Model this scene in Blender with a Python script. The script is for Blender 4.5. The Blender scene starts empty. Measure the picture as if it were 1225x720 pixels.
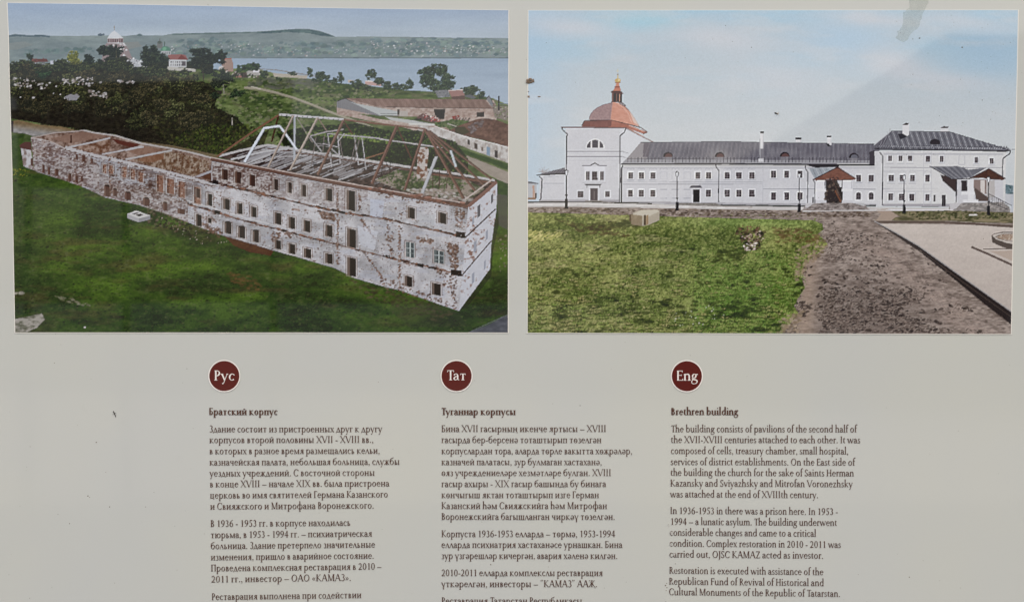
import bpy, bmesh, math, random
import numpy as np

# ------------------------------------------------------------------
#  camera, sky, sun, exposure
# ------------------------------------------------------------------
scene = bpy.context.scene
C_ = scene.collection
BOARD_Z = 1.50                      # height of the picture centre above the ground

def W(px, py):                      # a place on the board face, millimetres from its upper left corner -> metres
    return (px-612.5)/1000.0, BOARD_Z+(360.0-py)/1000.0

cam_d = bpy.data.cameras.new('camera'); cam = bpy.data.objects.new('camera', cam_d); C_.objects.link(cam)
cam.location = (0.0, -1.60, BOARD_Z); cam.rotation_euler = (math.radians(90), 0, 0)
cam_d.sensor_width = 36; cam_d.lens = 36*1.60/1.2255; cam_d.clip_start = .01; cam_d.clip_end = 3000
scene.camera = cam

world = bpy.data.worlds.new('World'); scene.world = world; world.use_nodes = True
wn = world.node_tree.nodes; wl = world.node_tree.links; wn.clear()
w_out = wn.new('ShaderNodeOutputWorld'); w_bg = wn.new('ShaderNodeBackground'); sky = wn.new('ShaderNodeTexSky')
sky.sky_type = 'NISHITA'; sky.sun_disc = False; sky.sun_elevation = math.radians(48); sky.sun_rotation = math.radians(150)
sky.air_density = 1.0; sky.dust_density = 5.0; sky.ozone_density = 1.0
w_bg.inputs[1].default_value = 0.13
wl.new(sky.outputs[0], w_bg.inputs[0]); wl.new(w_bg.outputs[0], w_out.inputs[0])

sun_d = bpy.data.lights.new('sun', 'SUN'); sun = bpy.data.objects.new('sun', sun_d); C_.objects.link(sun)
sun_d.energy = 1.5; sun_d.angle = math.radians(14); sun_d.color = (1.0, .97, .92)
sun.rotation_euler = (math.radians(48), 0, math.radians(-32))
scene.view_settings.view_transform = 'Standard'; scene.view_settings.look = 'None'
scene.view_settings.exposure = 0.17; scene.view_settings.gamma = 1.0; scene.view_settings.use_curve_mapping = False
scene.cycles.max_bounces = 6; scene.cycles.sample_clamp_indirect = 6
INK_GAIN = np.array([1.06, 1.10, 1.12]); INK_LIFT_L = 0.012; INK_LIFT_R = 0.032

# ------------------------------------------------------------------
#  helpers
# ------------------------------------------------------------------
def srgb(c):
    c = np.asarray(c, float)/255.0
    return np.where(c <= .04045, c/12.92, ((c+.055)/1.055)**2.4)

def tag(o, label=None, cat=None, group=None, kind=None):
    for k, v in (('label', label), ('category', cat), ('group', group), ('kind', kind)):
        if v: o[k] = v
    return o

def link(name, me, mat=None, parent=None):
    o = bpy.data.objects.new(name, me); C_.objects.link(o)
    if mat and not me.materials: me.materials.append(mat)
    if parent: o.parent = parent
    return o

def mesh(name, verts, faces, mat=None, parent=None, smooth=False):
    me = bpy.data.meshes.new(name); me.from_pydata(verts, [], faces); me.update()
    if smooth: me.polygons.foreach_set('use_smooth', [True]*len(faces))
    return link(name, me, mat, parent)

def nodes(name):
    m = bpy.data.materials.new(name); m.use_nodes = True
    return m, m.node_tree.nodes, m.node_tree.links, m.node_tree.nodes['Principled BSDF']

def mat_plain(name, rgb, rough=.5, var=.06, scale=40, metal=0.0, spec=.5, bump=0.0):
    m, n, l, b = nodes(name)
    t = n.new('ShaderNodeTexNoise'); t.inputs['Scale'].default_value = scale; t.inputs['Detail'].default_value = 5
    co = n.new('ShaderNodeTexCoord'); l.new(co.outputs['Object'], t.inputs['Vector'])
    r = n.new('ShaderNodeMapRange'); r.inputs[3].default_value = 1-var; r.inputs[4].default_value = 1+var; l.new(t.outputs[0], r.inputs[0])
    mx = n.new('ShaderNodeVectorMath'); mx.operation = 'SCALE'; mx.inputs[0].default_value = rgb; l.new(r.outputs[0], mx.inputs['Scale'])
    l.new(mx.outputs[0], b.inputs['Base Color'])
    b.inputs['Roughness'].default_value = rough; b.inputs['Metallic'].default_value = metal; b.inputs['Specular IOR Level'].default_value = spec
    if bump:
        bp = n.new('ShaderNodeBump'); bp.inputs['Strength'].default_value = bump; bp.inputs['Distance'].default_value = .01; l.new(t.outputs[0], bp.inputs['Height']); l.new(bp.outputs[0], b.inputs['Normal'])
    return m
# ------------------------------------------------------------------
#  flat print: a small painter (numpy) that lays out the two printed
#  photographs; its colours become the ink of the print's mesh grid
# ------------------------------------------------------------------
SS = 3
_rt = np.random.RandomState(5).rand(256, 256)

def vnoise(x, y, seed=0):
    xi = np.floor(x).astype(int); yi = np.floor(y).astype(int)
    fx = x - xi; fy = y - yi
    fx = fx*fx*(3-2*fx); fy = fy*fy*(3-2*fy)
    a = (xi + seed*37) & 255; b = (yi + seed*91) & 255
    a1 = (a+1) & 255; b1 = (b+1) & 255
    return (_rt[a, b]*(1-fx)+_rt[a1, b]*fx)*(1-fy) + (_rt[a, b1]*(1-fx)+_rt[a1, b1]*fx)*fy

def fbm(x, y, sx, sy=None, seed=0, oct=4):
    sy = sy or sx
    t = 0; a = 1.0; n = 0
    for k in range(oct):
        t = t + a*vnoise(x/sx*2**k, y/sy*2**k, seed+k); n += a; a *= .55
    return t/n

def mixc(c0, c1, t):
    t = np.clip(t, 0, 1)[..., None]
    return np.array(c0, float)*(1-t) + np.array(c1, float)*t

def step(t, lo, hi):
    return np.clip((t-lo)/(hi-lo), 0, 1)

class Canvas:
    def __init__(s, x0, y0, x1, y1):
        s.x0, s.y0 = x0, y0
        s.W = int((x1-x0)*SS); s.H = int((y1-y0)*SS)
        s.c = np.zeros((s.H, s.W, 3)); s.i = np.zeros((s.H, s.W), np.uint8)
        s.r = np.random.RandomState(11)
        s.id = 0
    def box(s, a, b, c, d):
        return (max(0, int((a-s.x0)*SS)-1), max(0, int((b-s.y0)*SS)-1),
                min(s.W, int((c-s.x0)*SS)+2), min(s.H, int((d-s.y0)*SS)+2))
    def grid(s, bx):
        return np.meshgrid((np.arange(bx[0], bx[2])+.5)/SS+s.x0, (np.arange(bx[1], bx[3])+.5)/SS+s.y0)
    def put(s, bx, m, X, Y, col, al=1.0):
        if not m.any(): return
        sub = s.c[bx[1]:bx[3], bx[0]:bx[2]]
        cc = col(X[m], Y[m]) if callable(col) else np.array(col, float)
        if callable(al): al = al(X[m], Y[m])[:, None]
        sub[m] = sub[m]*(1-al) + cc*al
        if s.id is not None: s.i[bx[1]:bx[3], bx[0]:bx[2]][m] = s.id
    def poly(s, pts, col, al=1.0):
        xs = [p[0] for p in pts]; ys = [p[1] for p in pts]
        bx = s.box(min(xs), min(ys), max(xs), max(ys))
        if bx[2] <= bx[0] or bx[3] <= bx[1]: return
        X, Y = s.grid(bx); m = np.zeros(X.shape, bool)
        for k in range(len(pts)):
            (xa, ya), (xb, yb) = pts[k-1], pts[k]
            if ya == yb: continue
            c = ((ya > Y) != (yb > Y)) & (X < (xb-xa)*(Y-ya)/(yb-ya)+xa)
            m ^= c
        s.put(bx, m, X, Y, col, al)
    def rect(s, a, b, c, d, col, al=1.0): s.poly([(a, b), (c, b), (c, d), (a, d)], col, al)
    def ell(s, cx, cy, rx, ry, col, al=1.0, ang=0.0, y0=-1e9, y1=1e9):
        R = max(rx, ry)
        bx = s.box(cx-R, cy-R, cx+R, cy+R)
        if bx[2] <= bx[0] or bx[3] <= bx[1]: return
        X, Y = s.grid(bx); dx = X-cx; dy = Y-cy
        if ang: c_, s_ = math.cos(ang), math.sin(ang); dx, dy = dx*c_+dy*s_, -dx*s_+dy*c_
        s.put(bx, ((dx/rx)**2+(dy/ry)**2 < 1) & (Y > y0) & (Y < y1), X, Y, col, al)
    def line(s, a, b, w, col, al=1.0, w1=None):
        w1 = w if w1 is None else w1
        dx, dy = b[0]-a[0], b[1]-a[1]; L = math.hypot(dx, dy) or 1; nx, ny = -dy/L/2, dx/L/2
        s.poly([(a[0]+nx*w, a[1]+ny*w), (b[0]+nx*w1, b[1]+ny*w1), (b[0]-nx*w1, b[1]-ny*w1), (a[0]-nx*w, a[1]-ny*w)], col, al)
    def path(s, pts, w, col, al=1.0):
        for a, b in zip(pts, pts[1:]): s.line(a, b, w, col, al)
    def spray(s, pts, n, smin, smax, cols, al=1.0, asp=1.0, ang=0.0, fil=None):
        """n small spots inside a polygon"""
        xs = [p[0] for p in pts]; ys = [p[1] for p in pts]; r = s.r
        PX = r.uniform(min(xs), max(xs), n*3); PY = r.uniform(min(ys), max(ys), n*3)
        m = np.zeros(n*3, bool)
        for k in range(len(pts)):
            (xa, ya), (xb, yb) = pts[k-1], pts[k]
            if ya != yb: m ^= ((ya > PY) != (yb > PY)) & (PX < (xb-xa)*(PY-ya)/(yb-ya)+xa)
        if fil is not None: m &= fil(PX, PY)
        PX, PY = PX[m][:n], PY[m][:n]
        for x, y in zip(PX, PY):
            z = r.uniform(smin, smax); c = np.array(cols[r.randint(len(cols))], float)*r.uniform(.88, 1.12)
            s.ell(x, y, z*asp, z, c, al, ang + r.uniform(-.3, .3) if asp != 1 else 0)
    def crown(s, cx, cy, rx, ry, dark, mid, light, n=None, lumps=9, sz=1.6):
        r = s.r
        n = n or int(rx*ry*3.4)+20
        L = []
        lumps = lumps+9
        for k in range(lumps):
            a = r.uniform(0, 6.28); q = math.sqrt(r.uniform(0, .72))
            L.append((cx+math.cos(a)*rx*q, cy+math.sin(a)*ry*q, rx*r.uniform(.14, .34), ry*r.uniform(.12, .3)))
        s.ell(cx, cy, rx*.5, ry*.5, dark, .8)
        for x, y, a, b in L: s.ell(x, y, a*.9, b*.9, np.array(dark, float)*r.uniform(.85, 1.1), .9)
        for k in range(n):
            x, y, a, b = L[r.randint(lumps)]
            t = r.uniform(0, 6.28); q = math.sqrt(r.uniform(0, 1.9))
            px, py = x+math.cos(t)*a*q, y+math.sin(t)*b*q
            up = (y+b*.3-py)/(b+.01)
            c = dark if r.rand() > .45+.4*up else (mid if r.rand() > .3+.25*up else light)
            s.ell(px, py, sz*r.uniform(.25, .7), sz*r.uniform(.2, .55), np.array(c, float)*r.uniform(.85, 1.15), .9)
    def foliage_band(s, pts, cols, n, smin, smax, base): 
        s.poly(pts, base); s.spray(pts, n, smin, smax, cols, .85, 1.3)

# ---------------------------------------------------------------- left
LEFT_IDS = ['printed_sky', 'printed_hill', 'printed_river', 'printed_meadow', 'printed_church', 'printed_tree',
            'printed_warehouse', 'printed_ruin_wall', 'printed_window', 'printed_roof_frame', 'printed_lawn', 'printed_well',
            'printed_road', 'printed_mansion']
SKY, HILL, RIVER, MEADOW, CHURCH, TREE, WARE, RUIN, WIN, FRAME, LAWN, WELL, ROAD, MANSION = range(14)

def paint_left():
    C = Canvas(4, 0, 613, 402); r = C.r
    G0 = (60, 72, 45)
    # sky
    C.id = SKY
    def sky(x, y):
        t = step(y, 3, 42)
        c = mixc((141, 158, 181), (160, 172, 184), t)
        n = fbm(x, y, 90, 14, 3)
        return c + ((n-.5)*16)[:, None] * np.array([1, .9, .8])
    C.rect(4, 0, 613, 60, sky); C.rect(4, 60, 613, 402, (52, 56, 42))
    # far hills
    C.id = HILL
    top = [(9, 43), (18, 41), (28, 42.5), (40, 43), (48, 42), (58, 43.5), (90, 43.5), (116, 43), (122, 42.5), (150, 43.5), (166, 41.5), (172, 43), (196, 42.5),
           (208, 40.5), (225, 40), (250, 39.5), (290, 38.5), (310, 38), (330, 36.5), (352, 35), (370, 35), (382, 37), (392, 40.5), (402, 44.5),
           (440, 44), (490, 44.5), (540, 45.5), (600, 46), (613, 45.8)]
    def hill(x, y):
        n = fbm(x, y*2.2, 42, 24, 7); m = fbm(x, y*3, 9, 9, 12)
        c = mixc((112, 124, 128), (126, 138, 139), step(n, .35, .65))
        c = c + ((m-.5)*14)[:, None]
        return mixc(c, (104, 118, 124), step(x, 300, 520)*.55*step(y, 50, 62)) if False else c*(1-.0*x[:, None])
    C.poly(top+[(613, 70), (9, 76)], hill)
    C.path([(9, 44), (20, 42.5), (34, 43.5), (50, 43), (60, 44.3)], 2.2, (84, 98, 106), .9)
    C.path([(206, 41.5), (232, 41), (260, 40.4), (300, 39.4)], 1.3, (88, 105, 104), .8)
    C.poly([(300, 39.5), (330, 37), (352, 35.2), (370, 35.2), (384, 38), (402, 44.6), (385, 43.5), (368, 40), (345, 39), (320, 40.5)], lambda x, y: mixc((74, 90, 96), (94, 112, 112), step(fbm(x, y, 5, 3, 4), .3, .7)))
    C.ell(120, 42, 3, 1.6, (88, 100, 110)); C.ell(124, 41.6, 1.2, 1.4, (92, 104, 114)); C.ell(167, 42.3, 3, 1.3, (88, 104, 108))
    C.poly([(9, 52), (30, 50), (40, 54), (20, 60), (9, 60)], (128, 132, 130), .45)
    C.poly([(140, 52), (165, 50), (170, 56), (150, 60)], (132, 130, 126), .5)
    C.spray([(30, 60), (110, 56), (112, 62), (30, 66)], 60, .8, 2.2, [(92, 110, 112), (98, 116, 114)], .5, 1.8)
    C.spray([(205, 50), (250, 45), (310, 52), (420, 50), (613, 50), (613, 68), (205, 66)], 520, .6, 2.4, [(96, 114, 118), (88, 106, 112), (118, 136, 128), (102, 118, 116)], .5, 2.0)
    C.spray([(430, 46), (613, 47), (613, 56), (470, 54)], 90, .6, 2.0, [(92, 110, 118), (120, 138, 132)], .5, 2.6)
    C.spray([(205, 52), (310, 50), (345, 58), (440, 55), (613, 55), (613, 68), (345, 68), (205, 64)], 190, .3, .75, [(160, 164, 170), (148, 150, 156), (140, 130, 130), (176, 178, 182)], .85, 1.5)
    C.spray([(440, 48), (520, 52), (608, 58), (608, 64), (450, 62)], 60, .3, .8, [(186, 188, 192), (166, 160, 164)], .85, 1.6)
    C.path([(300, 69.3), (613, 69.6)], .9, (92, 104, 110), .8)
    # river
    C.id = RIVER
    def riv(x, y):
        n = fbm(x, y, 60, 5, 9)
        return mixc((136, 152, 170), (150, 164, 180), step(y, 70, 118)) + ((n-.5)*10)[:, None]
    C.poly([(255, 70.5), (613, 70.2), (613, 132), (440, 112), (330, 92), (255, 86)], riv)
    C.poly([(60, 73), (90, 72.5), (90, 77), (60, 78)], (168, 172, 184))
    # meadow
    C.id = MEADOW
    def mead(x, y):
        n = fbm(x, y*1.8, 30, 18, 21); m = fbm(x, y*1.6, 5, 4, 25)
        c = mixc((68, 80, 52), (100, 112, 74), step(n, .35, .65))
        c = mixc(c, (104, 100, 84), step(fbm(x, y*2, 18, 10, 29), .62, .75)*.6)
        return c*(0.82+.36*m)[:, None]
    C.poly([(9, 76), (60, 77), (150, 79), (255, 84), (300, 81), (330, 88), (400, 99), (440, 103), (480, 108), (520, 110), (560, 112), (590, 118), (613, 128), (613, 402), (9, 402)], mead)
    C.spray([(240, 100), (330, 90), (480, 112), (400, 130), (330, 190), (200, 180)], 1500, .5, 1.6, [(56, 66, 46), (84, 98, 62), (106, 116, 80), (60, 70, 50), (112, 112, 92)], .75, 1.7)
    C.spray([(300, 92), (380, 96), (372, 106), (300, 106)], 90, .8, 2.0, [(82, 84, 78), (96, 98, 90)], .5, 3.0)
    # dirt / sheds along shore
    C.id = WARE
    C.poly([(326, 87.5), (368, 91), (367, 94.5), (328, 92)], (158, 152, 142)); C.path([(300, 82), (330, 84), (368, 90)], 1.2, (120, 116, 112), .8)
    C.poly([(372, 89), (382, 91), (381, 93), (372, 93)], (140, 146, 156)); C.poly([(416, 95.5), (424, 97), (423, 100), (416, 99)], (168, 158, 150))
    C.poly([(437, 97), (456, 99), (456, 103.5), (437, 101.5)], (168, 142, 138)); C.path([(437, 97), (456, 98.7)], 1.1, (196, 190, 186))
    C.poly([(300, 83), (312, 85), (311, 90), (300, 88)], (176, 172, 170))
    # road upper
    C.id = ROAD
    C.path([(292, 105), (312, 107), (330, 111), (352, 117.5), (372, 125), (388, 131.5), (400, 136), (425, 145), (446, 153)], 2.6, (148, 142, 130), .9)
    C.path([(292, 106.5), (330, 112.6), (372, 126.5), (400, 138)], 1.0, (112, 108, 92), .7)
    # shore trees (middle)
    C.id = TREE
    D, M, L = (48, 58, 50), (66, 78, 60), (88, 98, 78)
    for cx, cy, rx, ry in [(305, 80, 6, 5), (315, 89, 7, 5), (371, 86, 4, 7), (384, 91, 7, 6), (391, 94, 6, 4), (408, 93, 5, 7), (400, 97, 7, 4), (443, 88, 7, 8), (452, 97, 9, 5), (463, 101, 8, 6),
                           (428, 101, 10, 6), (440, 106, 8, 4), (475, 104, 9, 5), (491, 100, 5, 6), (487, 105, 8, 4), (380, 96, 9, 3), (350, 88, 6, 2.5), (333, 95, 5, 3)]:
        C.crown(cx, cy, rx, ry, D, M, L, sz=1.1)
    for cx, cy, rx, ry in [(511, 87, 11, 9), (524, 84, 12, 8), (533, 96, 12, 9), (516, 99, 12, 9), (523, 107, 14, 7), (536, 104, 8, 8), (507, 96, 6, 6)]:
        C.crown(cx, cy, rx, ry, (46, 56, 50), (62, 76, 60), (84, 96, 76), sz=1.3)
    for cx, cy, rx, ry in [(558, 107, 8, 4), (567, 108, 9, 6), (577, 114, 6, 5), (560, 113, 8, 3), (548, 114, 5, 3)]:
        C.crown(cx, cy, rx, ry, D, M, L, sz=1.1)
    # cottages
    C.id = WARE
    C.poly([(520, 109), (535, 107.5), (539, 116), (524, 117)], (112, 114, 118)); C.spray([(520, 109), (535, 107.5), (539, 116), (524, 117)], 40, .3, .8, [(90, 92, 98), (132, 132, 136)], .7)
    C.poly([(536, 108.5), (553, 108), (556, 114.5), (540, 116)], (138, 108, 104)); C.path([(536, 108.4), (554, 107.8)], .8, (188, 180, 178))
    C.poly([(540, 116), (556, 114.6), (556, 119), (541, 119.5)], (92, 76, 72)); C.poly([(555, 115), (562, 113), (570, 117), (566, 119)], (92, 94, 98))
    # warehouse
    def rusty(x, y):
        n = fbm(x, y, 3.2, 26, 31); m = fbm(x, y, 14, 8, 33)
        return mixc((104, 86, 80), (136, 114, 106), n)*(0.88+.22*m)[:, None]
    def brickw(x, y):
        n = fbm(x, y, 3, 2.2, 35); m = fbm(x, y, 16, 6, 36)
        return mixc((134, 114, 106), (168, 156, 150), step(n*.6+m*.4, .3, .68))
    C.poly([(403, 121), (412, 118), (590, 120), (594, 127), (594, 145), (545, 150), (500, 140), (420, 136), (403, 130)], brickw)
    C.poly([(414, 118), (580, 119.5), (590, 130), (470, 128.6), (448, 127)], rusty)
    for k in range(44):
        x = 416+k*3.9; C.line((x, 118.4), (x+8.2, 129), .45, (92, 74, 70) if k % 2 else (150, 128, 120), .55)
    C.poly([(582, 119.5), (585, 115), (590, 123), (589, 129)], (116, 118, 122)); C.path([(581, 120), (585, 114.6), (591, 126)], .8, (72, 68, 70))
    C.path([(448, 128.2), (589, 130)], .7, (86, 74, 70))
    C.poly([(403, 130), (430, 137), (455, 143), (530, 150), (560, 160), (560, 176), (540, 168), (480, 152), (403, 137)], brickw)
    C.poly([(403, 121), (414, 118), (420, 121), (455, 137), (455, 139), (403, 129)], (116, 116, 120))
    for k in range(22): C.line((405+k*2.3, 121.5+k*.6), (405+k*2.3, 129+k*.5), .35, (98, 98, 104), .6)
    C.poly([(419, 122), (426, 124), (476, 133.5), (476, 138.5), (455, 138.5)], (158, 162, 164)); C.path([(455, 136), (476, 136.5)], .6, (108, 108, 110)); C.path([(455, 139.3), (477, 139.3)], 1, (84, 82, 82))
    C.path([(403, 121.5), (413, 117.8), (421, 122)], .9, (60, 56, 56))
    C.poly([(460, 139.5), (498, 145), (526, 150), (505, 151), (468, 144)], (162, 164, 164)); C.poly([(488, 147.5), (524, 148.6), (525, 150.5), (490, 149.5)], (182, 182, 180))
    C.poly([(478, 133), (488, 133), (488, 139.5), (478, 139.5)], (158, 152, 148)); C.rect(475.5, 131, 478, 138, (70, 64, 62))
    C.poly([(519, 131), (532.5, 131), (531.5, 143), (524, 143), (520, 137)], (50, 46, 46)); C.path([(519, 131), (533, 131)], 1, (96, 88, 84))
    C.rect(570.5, 134.5, 579.5, 140.5, (56, 50, 48))
    C.poly([(498, 141), (508, 145), (523, 148), (523, 143), (512, 138), (505, 136)], (94, 74, 72)); C.spray([(505, 136), (516, 137), (527, 143), (524, 147), (508, 144)], 60, .4, 1.1, [(150, 48, 48), (190, 180, 178), (84, 50, 50), (168, 150, 148)], .9)
    C.rect(496, 142, 504, 144, (46, 44, 46)); C.spray([(541, 139), (551, 139), (551, 145), (543, 145)], 26, .5, 1.2, [(140, 44, 40), (110, 60, 54), (84, 50, 50)], .9)
    C.spray([(551, 141), (562, 141), (562, 146), (552, 146)], 24, .5, 1.1, [(66, 60, 60), (92, 84, 80)], .9)
    C.id = MEADOW
    C.spray([(520, 148), (545, 143), (560, 146), (545, 156), (525, 152)], 160, .7, 1.6, [(72, 88, 54), (60, 74, 48), (90, 100, 70)], .9, 1.5)
    C.id = ROAD
    C.path([(535, 148), (546, 151.5)], 1.4, (150, 146, 138))
    def soil(x, y):
        n = fbm(x, y, 3.4, 2.4, 41); m = fbm(x, y, 20, 12, 44)
        return mixc((76, 56, 50), (112, 86, 76), step(.6*n+.4*m, .3, .7))
    C.poly([(534, 158), (550, 150), (570, 143), (581, 141.5), (595, 144), (613, 151), (613, 178), (580, 168), (556, 163)], soil)
    C.poly([(544, 152), (556, 152), (562, 158), (552, 163), (545, 160)], (58, 60, 46), .8)
    C.spray([(560, 152), (578, 142), (580, 148), (564, 160)], 60, .5, 1.4, [(110, 102, 104), (84, 74, 74)], .7, 1.7)
    C.id = WARE
    C.poly([(589, 128), (613, 127), (613, 146), (592, 141)], (118, 110, 104)); C.spray([(589, 128), (613, 127), (613, 146), (592, 141)], 70, .4, 1.2, [(168, 160, 154), (88, 76, 72), (104, 112, 84)], .8)
    C.rect(595.6, 115, 597.8, 132.5, (48, 46, 52)); C.path([(586, 124), (613, 124.5)], .6, (92, 98, 108)); C.path([(589, 127), (613, 126)], .9, (88, 84, 84))
    # long yard wall to the right
    def yard(x, y):
        n = fbm(x, y, 3, 4, 47)
        return mixc((140, 132, 128), (178, 176, 176), step(n, .3, .7))
    C.poly([(500, 149), (530, 155), (556, 163), (556, 176), (520, 163), (500, 158)], yard)
    C.poly([(556, 164), (613, 178), (613, 197), (556, 176.5)], yard); C.path([(520, 151.5), (556, 163.5), (613, 177.6)], 1.1, (196, 194, 194))
    for x, y, w, h, c in [(561, 170, 3, 6, (60, 52, 50)), (569.5, 174.5, 3.4, 7, (66, 56, 52)), (584.5, 180.5, 4, 10, (112, 132, 152)), (593.5, 184, 3.6, 9, (58, 52, 54)), (577, 178, 2, 5, (104, 92, 86))]:
        C.poly([(x-w/2, y-h/2), (x+w/2, y-h/2+1), (x+w/2, y+h/2+1), (x-w/2, y+h/2)], c)
    C.id = MEADOW
    def dgrass(x, y):
        n = fbm(x, y, 6, 4, 51); return mixc((44, 60, 34), (68, 86, 48), n)
    C.poly([(545, 176), (613, 198), (613, 206), (556, 184)], dgrass)
    C.id = ROAD
    C.poly([(548, 184), (560, 187), (583, 196), (613, 208), (613, 224), (590, 212), (560, 196)], lambda x, y: mixc((122, 114, 106), (150, 142, 134), fbm(x, y, 9, 3, 53)))
    C.id = MEADOW
    C.poly([(585, 211), (613, 222), (613, 240), (590, 232)], dgrass)
    # bushes behind the frame
    C.id = TREE
    C.foliage_band([(330, 158), (380, 150), (430, 148), (470, 158), (500, 156), (545, 170), (560, 190), (560, 210), (430, 192), (340, 176)],
                   [(40, 50, 32), (64, 78, 44), (78, 92, 54), (30, 36, 24)], 1900, .5, 1.3, (42, 52, 32))
    C.spray([(365, 158), (430, 160), (468, 168), (450, 184), (380, 178)], 600, .6, 1.4, [(96, 114, 58), (84, 104, 50), (108, 122, 66)], .85)
    C.spray([(455, 170), (510, 165), (530, 200), (440, 190)], 500, .6, 1.5, [(40, 48, 28), (56, 70, 36), (32, 38, 24)], .85)
    # left hand: town, trees, churches
    C.id = HILL
    C.poly([(11, 76), (40, 75), (60, 77.5), (60, 80), (11, 80)], (150, 156, 160)); C.spray([(11, 76), (60, 76), (60, 80), (11, 80)], 30, .4, 1, [(104, 112, 100), (170, 172, 176)], .8)
    C.id = CHURCH
    C.poly([(38, 71), (56, 70.5), (58, 74.5), (38, 75)], (98, 70, 68)); C.spray([(38, 70), (56, 70), (56, 75), (38, 75)], 12, .4, .7, [(120, 84, 80), (84, 60, 58)], .8)
    # big church: drum, dome, zigzag roofs
    C.line((136.8, 31), (136.8, 37), .7, (142, 134, 120)); C.ell(136.8, 33, .7, .5, (128, 118, 100))
    C.poly([(128.5, 46), (131, 42), (134.5, 38.5), (136.8, 37), (139, 38.5), (143, 42), (147.5, 46)], (186, 190, 196))
    C.rect(128.8, 46, 147.5, 51.5, (142, 128, 130))
    for k in range(7): C.rect(129.6+k*2.6, 47, 130.8+k*2.6, 51.5, (82, 62, 66))
    C.path([(128.5, 46), (147.5, 46)], .7, (188, 188, 190)); C.path([(128.5, 51.8), (149, 52)], .9, (176, 172, 176))
    C.poly([(127, 52), (149.5, 52.5), (154, 60), (159, 72), (160, 82), (120, 80), (124, 60)], (134, 122, 124))
    for k in range(46):
        t = r.rand(); x = 127+22*r.rand()+t*9; y = 52+t*24+r.uniform(-1, 2)
        C.poly([(x-2, y+1.2), (x, y-1.1), (x+2, y+1.2)], (188, 190, 194))
    C.poly([(151, 73), (160, 70), (170, 74), (176, 76), (176, 82), (160, 84), (152, 78)], (158, 162, 168)); C.spray([(150, 70), (160, 70), (176, 76), (176, 82), (155, 80)], 40, .4, 1.2, [(196, 198, 202), (92, 86, 88)], .8)
    # green domed church and mansion with red roof
    C.line((191, 46.5), (191, 50), .8, (96, 92, 88)); C.poly([(188, 52), (190, 49), (192.5, 49), (194.5, 52), (194.5, 58), (188, 58)], (108, 110, 110)); C.line((197, 50), (197, 56), 1.0, (84, 96, 90)); C.ell(191, 51, 2.6, 1.6, (84, 92, 88))
    C.ell(198, 61, 6, 5.4, (88, 122, 108), 1, 0, -1e9, 61.6); C.ell(196.6, 59, 2.4, 2.2, (108, 150, 128)); C.rect(193, 61.4, 204.5, 66, (156, 160, 164))
    for k in range(4): C.rect(194.4+k*2.5, 62.4, 195.4+k*2.5, 65.4, (92, 92, 96))
    C.id = MANSION
    C.poly([(201, 66), (216, 65.2), (222, 66.5), (225, 72), (202, 72)], (134, 94, 92)); C.poly([(217, 65.5), (225, 72), (212, 72)], (112, 70, 68)); C.rect(202, 71.8, 223, 81, (172, 174, 178))
    for k in range(7):
        C.rect(204+k*2.6, 73.8, 205.2+k*2.6, 75.2, (84, 82, 88)); C.rect(204+k*2.6, 77, 205.2+k*2.6, 79, (84, 82, 88))
    C.rect(218, 73.6, 222, 79, (88, 84, 88)); C.poly([(200, 80), (234, 83), (234, 86.5), (200, 84)], (164, 162, 158))
    C.poly([(265, 73), (270, 70.8), (277, 71), (279, 76), (279, 86), (266, 86)], (142, 122, 114)); C.path([(265, 73), (271, 70.4), (277, 70.6)], 1, (150, 92, 84)); C.poly([(262, 80), (267, 79), (267, 86), (261, 85)], (178, 176, 178))
    C.poly([(222, 92.5), (233, 91), (237, 96.5), (224, 96.5)], (142, 148, 160)); C.line((219.5, 80), (219.5, 92), .8, (150, 148, 134)); C.line((192, 90), (192.5, 97), 1, (166, 160, 150))
    C.poly([(280, 88), (296, 87), (296, 93), (281, 93)], (74, 66, 64)); C.rect(282, 91, 289, 93, (140, 104, 96)); C.poly([(294, 84), (310, 84), (310, 91), (296, 90)], (150, 148, 146)); C.rect(303, 83.5, 310, 87, (190, 190, 196))
    C.spray([(270, 84), (310, 90), (310, 94), (272, 93)], 50, .5, 1.3, [(52, 60, 48), (176, 170, 166), (92, 84, 78)], .8)
    C.poly([(246, 108), (266, 108.5), (265, 113), (247, 113)], (58, 54, 52)); C.poly([(247, 108), (252, 107.4), (253, 111), (248, 112)], (112, 118, 124)); C.path([(300, 104), (312, 106.5)], 1.3, (170, 166, 156))
    C.id = TREE
    C.spray([(284, 79), (310, 76), (310, 84), (284, 86)], 120, .6, 1.6, [(46, 60, 48), (66, 80, 58)], .9, 1.4)
    # left tree mass
    mass = [(9, 82), (24, 78), (34, 76), (46, 77), (60, 80), (76, 79), (92, 82), (112, 82), (130, 79), (150, 80), (170, 84), (182, 86), (200, 90), (224, 96), (250, 100), (262, 112), (256, 128), (282, 140), (300, 158), (262, 185),
            (240, 184), (205, 177), (170, 171), (138, 161), (100, 155), (60, 150), (13, 142)]
    def dk(x, y):
        n = fbm(x, y, 26, 20, 61); m = fbm(x, y, 4, 3.4, 64)
        c = mixc((40, 40, 32), (62, 64, 46), step(n, .3, .7))
        c = mixc(c, (44, 39, 33), step(y, 112, 140)*.75*step(300-x, 30, 140))
        return c*(.78+.42*m)[:, None]
    C.poly(mass, dk)
    C.spray(mass, 3600, .5, 1.9, [(34, 34, 28), (54, 57, 40), (70, 72, 50), (44, 44, 34), (58, 52, 40), (30, 29, 24)], .6, 1.3, fil=lambda x, y: y < 128+18*(x > 150))
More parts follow.
